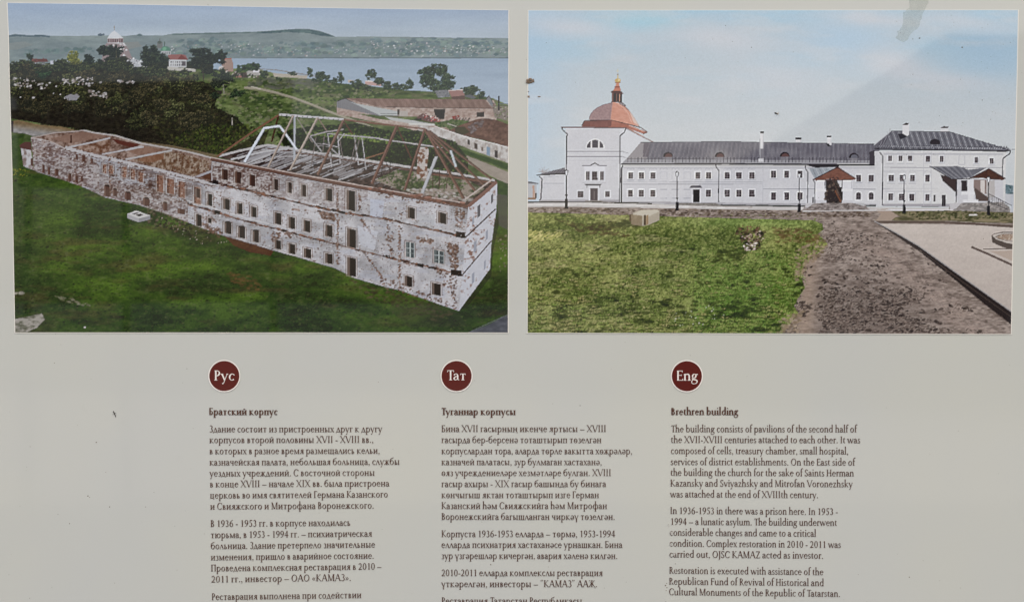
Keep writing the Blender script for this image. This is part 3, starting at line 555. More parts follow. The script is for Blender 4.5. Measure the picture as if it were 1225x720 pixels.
    for a, b, w, c in [((351, 138.5), (321, 200), 2.6, (158, 146, 138)), ((380, 141), (347, 204), 2.8, (162, 150, 142)), ((411, 144), (380, 209.5), 3.2, (116, 92, 82)), ((475, 151), (445, 220), 3.6, (112, 85, 76)), ((508.5, 154), (484, 228), 3.3, (108, 82, 73)),
                       ((509, 155), (555, 238), 3.4, (110, 84, 74)), ((511, 158), (569, 229), 2.8, (112, 86, 77)), ((512, 157), (579, 221.5), 2.6, (108, 84, 75)), ((514, 157), (588, 214.5), 2.6, (106, 82, 73))]:
        C.line(a, b, w, c); C.line((a[0]+.9, a[1]), (b[0]+.9, b[1]), w*.35, tuple(.6*q for q in c), .8)
    C.line((522, 187), (505, 231), 3.4, (160, 162, 168)); C.line((523.6, 188), (507, 231), .8, (110, 110, 114)); C.line((539, 180), (545.5, 200), 2.6, (164, 172, 178)); C.ell(521.8, 186.6, 2, 1.2, (60, 50, 48))
    # wall plate
    C.path([(252, 190.5), (300, 200), (360, 211.3), (430, 224), (500, 236.5), (560, 247.5)], 3.6, (96, 72, 64)); C.path([(252, 188.4), (300, 197.8), (360, 209), (430, 221.7), (500, 234), (556, 243)], 1.4, (164, 150, 146)); C.path([(253, 192.6), (360, 213.4), (430, 226), (560, 250)], .7, (54, 38, 34), .8)
    C.path([(560, 247), (577, 233), (594, 217.5)], 4.2, (112, 84, 78)); C.path([(556, 239), (575, 225), (590, 214)], 1.8, (166, 156, 152))
    C.spray([(440, 222), (556, 242), (560, 248), (440, 227)], 60, .4, 1.6, [(128, 90, 78), (76, 52, 46)], .7, 2.4, .18)
    # stone well
    C.id = WELL
    C.poly([(152, 256), (163, 252), (180, 258), (180, 262.5), (166, 266), (152, 261)], (150, 150, 154)); C.poly([(152, 256), (163, 252), (180, 258), (166, 261.5)], (176, 176, 178)); C.poly([(158, 255.8), (164, 253.8), (172, 257.4), (166, 259)], (66, 62, 62)); C.line((161, 257), (169, 255), 1.0, (172, 170, 172)); C.poly([(166, 261.5), (180, 258), (180, 262.5), (166, 266)], (128, 128, 134))
    return C

# --------------------------------------------------------------- right
RIGHT_IDS = ['printed_sky', 'printed_building', 'printed_roof', 'printed_dome', 'printed_window', 'printed_door',
             'printed_porch', 'printed_street_lamp', 'printed_grass', 'printed_bare_soil', 'printed_paving', 'printed_stone_block',
             'printed_shrub', 'printed_chimney', 'printed_path']
R_SKY, R_WALL, R_ROOF, R_DOME, R_WIN, R_DOOR, R_PORCH, R_LAMP, R_GRASS, R_SOIL, R_PAVE, R_BLOCK, R_SHRUB, R_CHIM, R_PATH = range(15)

def paint_right():
    C = Canvas(626, 8, 1222, 404); r = C.r
    C.id = R_SKY
    def sky(x, y):
        t = step(y, 12, 170)
        c = mixc((168, 185, 198), (184, 189, 193), t)
        n = fbm(x+y*.9, y*2.4, 170, 90, 3); k = fbm(x-y*.4, y*3.2, 60, 55, 8)
        c = mixc(c, (150, 186, 208), step(n, .40, .62)*(1-step(y, 20, 130))*.6)
        c = mixc(c, (150, 190, 206), np.exp(-((x-770)/46)**2-((y-24)/12)**2)*.8)
        c = mixc(c, (164, 188, 208), np.exp(-((x-1010)/60)**2-((y-48)/26)**2)*.8)
        c = mixc(c, (158, 182, 202), np.exp(-((x-1185)/60)**2-((y-62)/34)**2)*.8)
        c = mixc(c, (160, 184, 206), step(x, 700, 632)*.55)
        for cx, cy, rx, ry, a in [(690, 34, 58, 12, .7), (860, 46, 60, 16, .7), (1070, 76, 42, 16, .8), (1120, 94, 70, 10, .6), (1040, 22, 60, 10, .6), (930, 90, 60, 26, .5), (1150, 26, 50, 9, .5)]:
            c = mixc(c, (192, 194, 200), np.exp(-((x-cx)/rx)**2-((y-cy-.1*(x-cx))/ry)**2)*a)
        c = mixc(c, (192, 194, 198), step(k, .55, .8)*.35)
        return c
    C.rect(626, 8, 1222, 260, sky)
    W1, W2, W3 = (190, 190, 195), (182, 183, 190), (195, 195, 196)
    def wall(x, y):
        n = fbm(x, y, 26, 14, 5); m = fbm(x, y, 1.5, 1.5, 6)
        c = mixc(W2, W1, n); c = mixc(c, W3, step(x, 1000, 1100)*.8)
        return c*(.975+.05*m)[:, None]
    K = (44, 40, 46)
    # distant bits at the left edge
    C.id = R_SHRUB
    for k in range(30):
        a = r.uniform(3.4, 6.1); q = r.uniform(2, 8); C.line((650, 207), (650+math.cos(a)*q*1.3, 207+math.sin(a)*q), .35, (150, 142, 144), .8)
    C.poly([(1167, 208), (1174, 205.5), (1180, 206), (1190, 209), (1190, 214), (1168, 215)], (92, 116, 128)); C.poly([(1199, 222), (1203, 220.5), (1212, 222), (1212, 233), (1199, 231)], (98, 116, 124)); C.spray([(1199, 222), (1212, 222), (1212, 232), (1199, 231)], 24, .5, 1.2, [(74, 92, 96), (120, 136, 146)], .8)
    C.id = R_WALL
    C.poly([(631, 219), (642, 219.6), (642, 238), (631, 238)], (166, 168, 174)); C.poly([(631, 217), (644, 219), (644, 220.6), (631, 219.4)], (96, 98, 106)); C.rect(637, 222, 639.6, 237, (168, 140, 126)); C.rect(640, 231, 642, 237, (80, 74, 72)); C.rect(631, 236.6, 641, 238.6, (130, 106, 88))
    C.rect(1199, 232, 1213, 246, (176, 178, 184))
    # low wing at left
    C.poly([(646, 209), (676, 205.5), (676, 243), (645, 241.5)], wall)
    C.rect(645, 239.5, 676, 243, (150, 146, 150)); C.path([(650, 219.4), (675, 219.2)], .6, (152, 154, 164)); C.path([(650, 212), (675, 211)], .5, (158, 160, 168))
    C.id = R_ROOF
    C.poly([(642, 209.6), (651, 207), (676, 200.6), (676, 207.5), (662, 208.5), (643, 210.6)], (92, 88, 96)); C.path([(641.5, 209.6), (662, 208.6), (676, 207.8)], 1.4, K)
    for k in range(8): C.line((650+k*3.4, 208-k*.2), (655+k*3.4, 204.4-k*.5), .4, (150, 150, 156), .7)
    C.id = R_WALL
    # church tower block
    C.poly([(677, 152), (749, 152), (750, 242), (676, 242)], wall)
    C.poly([(741, 153), (750, 153), (772, 166), (766, 172), (757, 186), (750, 198), (743, 242), (741, 242)], (192, 194, 200))
    C.poly([(677, 152), (750, 152), (750, 154), (677, 154)], (196, 197, 204))
    for y in (181.3, 187.4): C.path([(677, y), (744, y)], .9, (96, 94, 104)); C.path([(677, y-1.2), (744, y-1.2)], .7, (204, 204, 210)); C.path([(744, y), (752, y+2.5)], .6, (130, 130, 138))
    C.path([(678, 192.5), (741, 192.5)], .5, (158, 160, 170)); C.rect(677, 239, 742, 242, (150, 148, 154))
    C.id = R_WIN
    C.ell(712, 177.2, 11.4, 11, (206, 206, 210), 1, 0, -1e9, 178); C.ell(712, 177, 10, 9.6, (70, 66, 74), 1, 0, -1e9, 177); C.rect(706.6, 167, 708.2, 177.2, (206, 206, 210)); C.rect(715.8, 167, 717.4, 177.2, (206, 206, 210))
    for x in (710, 712, 714, 704, 720): C.line((x, 169), (x, 177), .3, (116, 114, 122), .8)
    C.path([(702, 172.6), (722, 172.6)], .35, (116, 114, 122), .8)
    C.id = R_WALL
    C.path([(696.5, 198.4), (706, 198.4), (711.5, 195.4), (717, 198.4), (726, 198.4)], 1.1, (110, 108, 118)); C.path([(707, 197.8), (711.5, 195), (716, 197.8)], 1.3, (58, 54, 62)); C.rect(699, 199.5, 724, 217.5, (198, 199, 206)); C.path([(697, 218.6), (725, 218.6)], .8, (164, 164, 172))
    C.id = R_WIN
    def w(x0, y0, x1, y1, fr=1.4, nx=2, ny=3, col=(62, 54, 58)):
        C.id = R_WALL; C.rect(x0-fr, y0-fr, x1+fr, y1+fr, (204, 205, 210)); C.line((x0-fr, y1+fr), (x1+fr, y1+fr), .5, (150, 152, 162)); C.line((x1+fr, y0-fr), (x1+fr, y1+fr), .4, (162, 164, 172))
        C.id = R_WIN; C.rect(x0, y0, x1, y1, col)
        for k in range(1, nx): C.line((x0+(x1-x0)*k/nx, y0), (x0+(x1-x0)*k/nx, y1), .5, (142, 136, 140), .8)
        for k in range(1, ny): C.line((x0, y0+(y1-y0)*k/ny), (x1, y0+(y1-y0)*k/ny), .45, (132, 126, 130), .8)
        if r.rand() > .4: C.rect(x0+.4, y1-2.2, (x0+x1)/2, y1-1, (128, 118, 118), .7)
    w(701, 205.3, 705, 215.6, .9); w(708.5, 205.3, 714.6, 215.6, .9); w(718, 205.3, 722, 215.6, .9)
    w(691.5, 229, 697.6, 236); w(724, 229, 729.7, 236)
    C.id = R_DOOR
    C.rect(704.5, 223.5, 717, 240, (200, 200, 206)); C.rect(706, 225.5, 715.4, 239.6, (78, 70, 74)); C.line((710.7, 226), (710.7, 239), .4, (112, 104, 106)); C.poly([(699, 220), (720, 220), (718.5, 222), (701, 222)], (74, 70, 76)); C.line((702, 222), (702, 225), .7, (80, 76, 80)); C.line((717.5, 222), (717.5, 225), .7, (80, 76, 80))
    C.id = R_DOME
    # flared copper skirt, dome, lantern, gilt finial
    C.poly([(671, 152), (749, 152), (750, 154), (749, 153.6), (672, 153.4)], (78, 58, 60)); C.path([(671.5, 152.6), (749, 152.6)], 1.5, (92, 66, 66))
    C.path([(749, 153.5), (765, 162), (783, 171)], 1.2, (122, 100, 98)); C.path([(747, 151), (770, 164)], .7, (178, 130, 112))
    cop = lambda x, y: mixc((138, 84, 72), (162, 108, 94), fbm(x, y, 7, 3, 17))
    C.poly([(696, 151.5), (699, 146), (702, 144), (730, 144), (750, 149), (774, 158.5), (770, 160.5), (748, 152.6)], cop); C.poly([(696, 151.6), (700, 145), (732, 144.6), (731, 151.6)], lambda x, y: mixc((98, 66, 64), (132, 86, 80), fbm(x, y, 2.6, 6, 18)))
    C.path([(696, 150.6), (699.4, 144.6), (731, 143.8), (752, 149), (768, 153.4)], 1.2, (72, 52, 56)); C.path([(768, 154), (774.5, 158.4), (769, 160.6)], 1.2, (104, 70, 64)); C.path([(752, 150.5), (770, 158)], .9, (188, 136, 118))
    def domeL(x, y):
        n = fbm(x-y*.5, y+x*.4, 1.6, 1.6, 19); return mixc((128, 104, 106), (158, 134, 134), n)
    def domeR(x, y):
        n = fbm(x+y*.3, y-x*.3, 6, 2, 20); return mixc((178, 122, 104), (198, 150, 134), n)
    ell = [(738-33.5*math.cos(t*math.pi/2/16)-0, 144.5-21.5*math.sin(t*math.pi/2/16)) for t in range(17)]
    eR = [(735+28.5*math.sin(t*math.pi/2/16), 150-27*math.cos(t*math.pi/2/16)) for t in range(17)]
    C.poly([(705, 143.6)]+[(p[0], p[1]) for p in ell[1:15]]+[(733.4, 122.6), (730.5, 143.8)], domeL)
    C.poly([(733.4, 122.6), (740, 123.6), (747, 127), (753, 133), (758.5, 140.5), (765, 151.5), (752, 148.6), (730.5, 143.4)], domeR)
    C.path([(733.2, 122.6), (731.6, 133), (730.4, 143.6)], .6, (178, 140, 132)); C.path([(741, 124), (748, 128), (754, 134.4), (759, 142), (765, 152)], .9, (110, 78, 72)); C.path([(739, 124), (746, 129), (752, 137), (756, 148)], .5, (206, 172, 158)); C.poly([(752, 131), (757, 138), (765, 151), (758, 147)], (206, 192, 184), .7)
    C.path([(705, 143.4)]+ell[1:15], .6, (96, 84, 94), .8)
    C.path([(731, 122.6), (736, 121.6), (744, 123.4), (748.6, 127)], 1.3, (84, 56, 54))
    C.rect(732, 111.4, 744.4, 122.4, (48, 42, 48)); C.rect(732.3, 111.5, 733.2, 122, (150, 104, 92)); C.rect(737.4, 112, 738.2, 122, (132, 96, 88)); C.rect(740.6, 112, 741.8, 122, (168, 128, 112)); C.poly([(730.4, 110.4), (733, 108.6), (743.4, 109.6), (746, 112.6), (743.5, 112.8), (732, 111.6)], (86, 52, 50))
    C.poly([(733.6, 109), (735.6, 104.5), (741.6, 104.5), (743, 109.4)], (176, 116, 98)); C.rect(735, 103.6, 741.8, 105, (128, 76, 66)); C.poly([(736.4, 103.8), (737.2, 99.5), (740.6, 99.5), (741, 103.8)], (186, 128, 108)); C.poly([(735.4, 99.8), (742.4, 99.8), (741.6, 97.6), (736.4, 97.6)], (150, 108, 78))
    C.ell(739, 96.6, 3.7, 2.2, (184, 158, 104)); C.ell(740.4, 96, 1.2, .8, (222, 206, 160)); C.line((739, 95), (739, 90.5), 1.1, (190, 170, 122)); C.ell(739, 89.4, .9, .8, (128, 112, 92)); C.line((739, 88), (739, 83), .5, (196, 186, 152), .7); C.line((737.6, 85.4), (740.4, 85.4), .5, (196, 186, 152), .6)
    # main range --------------------------------------------------
    C.id = R_WALL
    C.poly([(744, 197), (870, 196.5), (1046, 197), (1048, 246), (744, 243)], wall)
    C.poly([(744, 196), (1046, 196), (1046, 199.5), (744, 199.5)], (170, 170, 172)); C.path([(746, 199.8), (1040, 199.8)], .6, (206, 206, 210))
    C.path([(745, 220.5), (912, 220.2)], .7, (146, 147, 156)); C.path([(745, 218.2), (912, 218)], .6, (154, 155, 164)); C.path([(913, 226), (1052, 226.5)], .8, (138, 139, 148)); C.poly([(744, 199.6), (1046, 199.6), (1046, 201.6), (744, 201.6)], (158, 158, 166), .55); C.path([(912.5, 198), (912.5, 246)], .6, (162, 164, 174))
    C.poly([(744, 240.6), (900, 243), (1048, 244), (1048, 247), (744, 243.6)], lambda x, y: mixc((140, 138, 144), (170, 170, 176), fbm(x, y, 5, 1.2, 22)))
    C.id = R_ROOF
    def roof(x, y):
        n = fbm(x, y, 26, 14, 23); k = fbm(x, y, 1.6, 12, 24)
        c = mixc((92, 90, 100), (118, 116, 124), step(.6*n+.4*k, .3, .7)); return mixc(c, (140, 136, 138), np.exp(-((x-860)/14)**2-((y-186)/7)**2)*.7)
    C.poly([(766, 171), (870, 169.8), (1046, 173), (1052, 180), (1053, 196), (743, 197), (750, 190)], roof)
    C.poly([(766, 171), (778, 171), (774, 190), (770, 192), (748, 192)], (138, 134, 138)); C.poly([(770, 171.4), (778, 171.2), (776, 188), (769, 188)], (96, 90, 98), .9)
    for k in range(98):
        x = 777+k*2.75; C.line((x, 171.4), (x-7+9*(x-777)/270, 192), .45, (72, 70, 80) if k % 2 else (148, 148, 156), .45)
    C.path([(766, 170.6), (870, 169.6), (1046, 172.8)], .8, (74, 72, 80))
    C.poly([(748, 191), (1048, 192), (1051, 196), (744, 196)], (150, 150, 156), .75)
    for k in range(73): C.line((751+k*4.1, 188.4), (751+k*4.1, 194.6), .6, (58, 56, 62), .9)
    C.path([(750, 190.6), (900, 190), (1048, 191)], .5, (84, 82, 90), .9)
    C.path([(743.5, 196.6), (870, 196), (912, 196.6), (1040, 197.6), (1054, 197)], 1.6, (46, 42, 48)); C.poly([(1040, 182), (1046, 180), (1054, 196.8), (1040, 197)], (66, 62, 68))
    for x, y in ((799.3, 186.5), (861, 186.5), (938.8, 186.3), (1021.5, 187.6)):
        C.ell(x, y+1, 5.8, 5.4, (50, 44, 50), 1, 0, -1e9, y+1.4); C.ell(x+.6, y+1.4, 4.4, 4.0, (92, 70, 70) if x < 1000 else (98, 98, 108), 1, 0, -1e9, y+1.4); C.poly([(x-5, y+1.6), (x+5, y+1.6), (x+4, y+6), (x-4, y+6)], (136, 134, 140), .5)
    C.id = R_CHIM
    for x0, y0, x1, y1, cap in [(909.4, 159, 913.4, 178, 1), (952, 166.4, 958.6, 170, 0), (989.6, 164, 994.6, 174, 0)]:
        C.rect(x0, y0, x1, y1, (200, 200, 204)); C.line((x1-.4, y0), (x1-.4, y1), .6, (160, 160, 166)); C.rect(x0-.2, y0-1.6, x1+.2, y0+.6, (52, 48, 52))
    C.rect(908.6, 178, 913.8, 192, (118, 116, 124)); C.rect(908.8, 166, 909.6, 194, (150, 150, 156)); C.rect(907.4, 190, 913.2, 194, (190, 190, 196)); C.poly([(988, 171), (992, 172.6), (994, 176), (990, 175)], (44, 42, 48))
    # windows main range
    ups = [(751.8, 757.4), (764.4, 770.2), (778.2, 784), (832, 837.8), (844.6, 850.8), (867, 872.8), (880.8, 887), (896.6, 902.6)]
    for a, b in ups: w(a, 206.2, b, 214)
    for a, b in [(751.2, 757), (764.2, 770), (778, 784), (844.6, 850.4), (867, 873), (881, 887), (896.4, 902.6)]: w(a, 227.2, b, 235.4)
    for x in (754.5, 767, 781, 794, 808, 822, 835, 848, 870, 884, 899):
        C.id = R_WALL
        C.path([(x-4.6, 203), (x-2.6, 201.2), (x, 202.6), (x+2.6, 201.2), (x+4.6, 203)], .5, (152, 154, 164)); C.path([(x-4, 216.8), (x+4, 216.8)], .4, (156, 158, 168), .8)
    for x in (794, 808, 822):
        C.path([(x-4, 206), (x+4, 206), (x+4, 214.6), (x-4, 214.6), (x-4, 206)], .35, (166, 168, 178), .7); C.path([(x-4.4, 226.8), (x+4, 226.8)], .6, (152, 154, 164)); C.path([(x-4.4, 237.4), (x+4, 237.4)], .6, (152, 154, 164))
    for a, b in [(922.4, 928.4), (938.2, 944), (954, 960)]: w(a, 204.4, b, 212.6); w(a, 230.2, b, 239)
    for a, b in [(1024.4, 1030), (1039.4, 1045)]: w(a, 209.6, b, 217.4, 1.2)
    for x in (1027, 1042.2):
        C.id = R_WALL; C.ell(x, 233, 4.2, 4.4, (206, 206, 210)); C.rect(x-4.2, 233, x+4.2, 240.4, (206, 206, 210)); C.id = R_WIN; C.ell(x, 233, 2.9, 3, (60, 52, 56)); C.rect(x-2.9, 233, x+2.9, 239, (60, 52, 56)); C.line((x, 230.5), (x, 239), .45, (140, 136, 140)); C.line((x-2.9, 235), (x+2.9, 235), .4, (140, 136, 140))
    C.id = R_DOOR
    C.rect(827.6, 225, 838.6, 242.6, (198, 198, 204)); C.rect(829, 227, 837, 242.4, (48, 46, 46)); C.poly([(825, 224.6), (827, 222), (838, 221.8), (840, 224.6)], (80, 78, 86)); C.path([(825, 224.8), (840.4, 224.8)], .7, (44, 40, 46))
    # drain pipes
    C.id = R_WALL
    for pts, wd in [([(672, 153), (673, 155.6), (679, 161), (677.6, 164), (677.4, 242)], 1.3), ([(748.6, 153.5), (747, 158.5), (741.8, 162.6), (741.4, 242)], 1.3), ([(745, 198), (743.4, 202), (743.6, 242)], 1.6), ([(856, 197), (857, 200.6), (860, 204), (859.6, 242)], 1.2), ([(645, 211), (648.6, 214.6), (647, 238), (645, 240)], 1.3),
                    ([(963.2, 198), (963.6, 202), (966.4, 206), (966, 243)], 1.2), ([(1050, 182), (1055, 187), (1055.6, 246)], 1.2)]:
        C.path(pts, wd, (50, 46, 54))
    # ground strip under the walls, kerb, porch of main range
    C.id = R_PATH
    C.poly([(631, 241.5), (680, 241.6), (744, 243.4), (900, 246), (1212, 250), (1212, 262), (631, 262)], lambda x, y: mixc((168, 164, 164), (192, 190, 190), fbm(x, y, 20, 1.4, 25)))
    C.path([(631, 242.2), (700, 241.6), (780, 243.6)], 1.4, (58, 56, 50)); C.path([(862, 245.6), (960, 246.8), (1056, 246.2), (1130, 247)], 1.6, (52, 56, 46)); C.path([(700, 240.8), (715, 240.2), (732, 243)], 1.3, (132, 126, 124)); C.poly([(812, 243), (855, 243), (866, 246.6), (812, 245.4)], lambda x, y: mixc((92, 88, 84), (150, 146, 142), fbm(x, y, 2, 1, 26)))
    C.poly([(824, 246), (900, 247), (900, 249), (824, 249)], (140, 132, 128), .5)
    C.id = R_PORCH
    # central porch
    C.poly([(965, 198), (1003, 197.6), (1004, 200), (976, 201)], (50, 46, 50)); C.poly([(967, 201), (996, 201), (1000, 204), (976, 216)], (142, 148, 156))
    for k in range(8): C.line((968+k*4, 201.4), (972.5+k*4, 213-k*.9), .5, (92, 96, 104) if k % 2 else (186, 190, 196), .8)
    C.rect(975, 214.5, 989, 243, (200, 200, 206)); C.rect(1006.4, 214.5, 1020, 243, (198, 198, 204)); C.rect(986.6, 215, 1008, 243, (56, 50, 50)); C.spray([(987, 216), (1007, 216), (1007, 243), (987, 243)], 60, .5, 1.8, [(78, 72, 66), (44, 40, 42), (96, 84, 76)], .7); C.poly([(1001, 215.4), (1007, 215.4), (1007, 224), (1005, 224)], (188, 188, 192)); C.line((999, 228), (1006, 242), 1.6, (112, 76, 60)); C.line((996, 216), (1008, 242), .8, (96, 78, 72))
    C.poly([(972, 215), (1001, 200), (1004, 200.6), (1023.6, 213.4), (1023, 215), (1013, 215.6), (990, 214.6), (980, 216)], lambda x, y: mixc((100, 68, 60), (128, 90, 78), fbm(x, y, 2.4, 1.6, 27))); C.path([(972, 215.4), (1001.5, 200.4), (1024, 214)], 1.1, (62, 46, 48)); C.path([(976, 216), (1018, 215.4)], .8, (70, 46, 44)); C.spray([(990, 212), (1004, 211), (1006, 216), (990, 216)], 14, .5, 1.4, [(62, 54, 54)], .7)
    for x in (982, 1013.5): C.rect(x-6.5, 226, x+6.5, 229.4, (206, 206, 210)); C.rect(x-5, 215.6, x+5, 217.6, (208, 208, 212)); C.line((x+5.6, 217), (x+5.6, 226), .6, (164, 166, 174)); C.rect(x-6.6, 239.6, x+6.6, 243, (186, 186, 192))
    C.path([(973, 216), (975, 219), (974.8, 243)], 1.0, (56, 52, 58)); C.rect(971.6, 236, 973.6, 243, (70, 66, 70))
    C.poly([(962, 247), (974, 243.2), (1020, 243), (1034, 245), (1041, 251.6), (960, 252.4)], lambda x, y: mixc((98, 90, 88), (152, 144, 142), step(fbm(x, y, 3, 1.6, 28), .3, .7))); C.path([(962, 250), (976, 243.4)], .8, (140, 134, 134)); C.poly([(964, 243.4), (974, 243), (966, 248.6), (963, 248)], (176, 174, 178)); C.poly([(1022, 243), (1034, 243), (1034, 247)], (168, 168, 172))
    # right block -------------------------------------------------
    C.id = R_WALL
    C.rect(1209, 232, 1222, 262, (170, 174, 182)); C.poly([(1046, 181), (1204, 181), (1202, 248), (1048, 247)], wall)
    C.path([(1057, 200.4), (1200, 201)], .8, (144, 144, 152)); C.path([(1057, 184.4), (1200, 184.6)], 1.6, (160, 160, 168), .7); C.path([(1057, 205), (1110, 204.6)], .4, (172, 172, 180)); C.path([(1057, 226), (1122, 226)], .6, (164, 164, 172)); C.path([(1057, 229), (1116, 229)], .4, (172, 172, 180)); C.poly([(1056, 244), (1136, 244), (1136, 247.6), (1056, 247)], (152, 150, 156))
    for x in (1105, 1114): C.line((x, 182), (x, 246), .4, (172, 172, 180), .8)
    C.id = R_ROOF
    def roof2(x, y):
        n = fbm(x, y, 22, 12, 29); return mixc((96, 96, 104), (112, 112, 120), n)
    C.poly([(1046, 178), (1066, 157), (1136, 158), (1208, 180), (1200, 181.4), (1050, 180)], roof2); C.poly([(1046, 174), (1067, 157), (1058, 172), (1047, 180)], (96, 94, 102))
    for k in range(44):
        x = 1063+k*3.35; yt = 157.4+max(0, (x-1136))*.3; C.line((x-2+(k*.12), yt), (x+8+k*.05-2, 178.6), .8, (66, 66, 76) if k % 2 else (162, 164, 172), .75)
    for k in range(6): C.line((1064-k*3, 160+k*3), (1057-k*1.6, 174+k), .6, (150, 150, 158) if k % 2 else (68, 66, 76), .7)
    C.path([(1050, 175), (1100, 176), (1200, 178)], 1.4, (168, 170, 178), .7)
    for k in range(54): C.path([(1049+k*2.9, 177.4+k*.02), (1050.3+k*2.9, 173.6+k*.03), (1051.8+k*2.9, 177.4+k*.02)], .5, (62, 60, 68), .85)
    C.path([(1046, 177.6), (1052, 178.6), (1130, 179.4), (1204, 181)], 1.5, (50, 46, 52)); C.path([(1208, 180), (1202, 181)], 1.6, (50, 46, 52)); C.path([(1066, 157), (1136, 158), (1209, 180)], .8, (72, 70, 78)); C.path([(1045, 174), (1066, 157)], .8, (170, 172, 178)); C.line((1064.4, 154), (1064.4, 157), .4, (130, 126, 124))
    C.ell(1118.5, 171, 6.2, 4.6, (54, 50, 54), 1, 0, -1e9, 173.4)
    C.id = R_CHIM
    C.poly([(1079.6, 149), (1087.6, 148.6), (1087.6, 161.5), (1085, 163.4), (1079.6, 160)], (200, 200, 204)); C.poly([(1079.4, 149.6), (1084, 147), (1088, 147.6), (1086, 149.6)], (70, 62, 62)); C.poly([(1074, 160.6), (1080, 160), (1086, 163.6), (1077, 167)], (54, 52, 58)); C.rect(1125.4, 153, 1134.6, 157.6, (196, 196, 200)); C.poly([(1125, 153.4), (1129, 151.4), (1135, 151.8), (1134, 153.4)], (74, 68, 70))
    for x0, x1, y0, y1 in [(1062.2, 1067, 186.4, 193), (1075, 1079.8, 186.4, 193), (1086.4, 1091, 186.4, 193), (1107.8, 1112.2, 187, 193.6), (1124.4, 1128.8, 187, 193.6), (1166, 1170, 188.4, 195.2), (1184, 1188.6, 189.4, 196),
                           (1063, 1069, 209.2, 217), (1076.4, 1082, 209.2, 217), (1088.8, 1094, 209.2, 217), (1107, 1112, 209.4, 217.6), (1062.8, 1068.4, 231.6, 240), (1075.4, 1081, 232, 240), (1088, 1093.8, 232, 240.2), (1107, 1112, 232.6, 240.6)]:
        w(x0, y0, x1, y1, 1.2)
        if y0 < 220: C.id = R_WALL; C.path([(x0-2, y0-3), ((x0+x1)/2, y0-4.6), (x1+2, y0-3)], .4, (166, 166, 174)); C.path([(x0-2, y1+3), (x1+2, y1+3)], .4, (166, 166, 174))
    C.path([(1147, 197), (1147, 187), (1150, 184.6), (1154, 187), (1154, 197), (1147, 197)], .45, (168, 168, 176))
    C.id = R_WIN; C.rect(1116.8, 233.4, 1119, 241.4, (62, 56, 60)); C.id = R_DOOR; C.rect(1126.6, 233.8, 1131.4, 246.8, (56, 52, 56)); C.line((1129, 234), (1129, 246), .4, (84, 80, 84))
    C.id = R_WALL
    C.path([(1052, 182), (1056, 187), (1055.6, 246)], 1.2, (50, 46, 54)); C.path([(1209, 180), (1208, 184), (1199.6, 190), (1199, 240)], 1.3, (58, 54, 62))
    # right porch with stair
    C.id = R_PORCH
    C.poly([(1125, 209), (1145, 214), (1145, 234), (1128, 217)], (66, 56, 56)); C.poly([(1126, 215), (1144, 231), (1144, 241), (1126, 224)], (192, 192, 196)); C.rect(1145, 214, 1200, 246, (184, 184, 190)); C.rect(1150, 216, 1157, 230, (58, 52, 54)); C.rect(1165, 215, 1180, 232, (128, 112, 108)); C.rect(1157.6, 215, 1165, 241, (200, 200, 204)); C.rect(1180, 216, 1190, 236, (168, 164, 164)); C.rect(1173, 216, 1178, 232, (190, 184, 182))
    C.poly([(1112, 199), (1146, 198.8), (1158, 203), (1180, 201), (1161, 212.4), (1142, 214.6), (1138, 214)], roof2)
    for k in range(11): C.line((1116+k*4, 199.6), (1139+k*2.6, 214), .6, (66, 66, 74) if k % 2 else (150, 152, 158), .7)
    C.poly([(1159, 213.6), (1182, 202), (1186, 203), (1203, 213.4), (1200, 215.6), (1184, 215), (1176, 213)], lambda x, y: mixc((62, 44, 40), (92, 66, 56), fbm(x, y, 2, 2, 30))); C.path([(1159, 214), (1183, 202), (1203, 214)], 1.0, (62, 54, 58)); C.path([(1138, 214.6), (1160, 214)], 1.0, (48, 44, 48)); C.path([(1112, 199), (1138, 214)], .9, (48, 44, 50))
    C.path([(1144, 216), (1144, 242)], 1.0, (56, 52, 58)); C.poly([(1150, 229), (1170, 229), (1170, 233), (1150, 233)], (204, 204, 208)); C.poly([(1165, 224), (1182, 236), (1182, 241), (1168, 241)], (84, 72, 68)); C.rect(1152, 239, 1170, 242.6, (204, 204, 208))
    C.poly([(1135, 248), (1142, 243), (1200, 242), (1208, 248), (1208, 254), (1135, 252)], lambda x, y: mixc((108, 104, 102), (156, 150, 148), step(fbm(x, y, 3.4, 1.8, 31), .3, .7))); C.poly([(1136, 243.4), (1150, 243), (1144, 249.6), (1137, 251.6)], (178, 176, 180)); C.poly([(1146, 250.4), (1164, 243), (1160, 250.6)], (124, 118, 116))
    for k in range(9): C.line((1184+k*2.6, 233+k*1.3), (1184+k*2.6, 243+k*1.0), .5, (64, 60, 64), .9)
    C.path([(1183, 232), (1210, 246)], .8, (62, 58, 62)); C.path([(1183, 241), (1206, 251)], .6, (70, 66, 70))
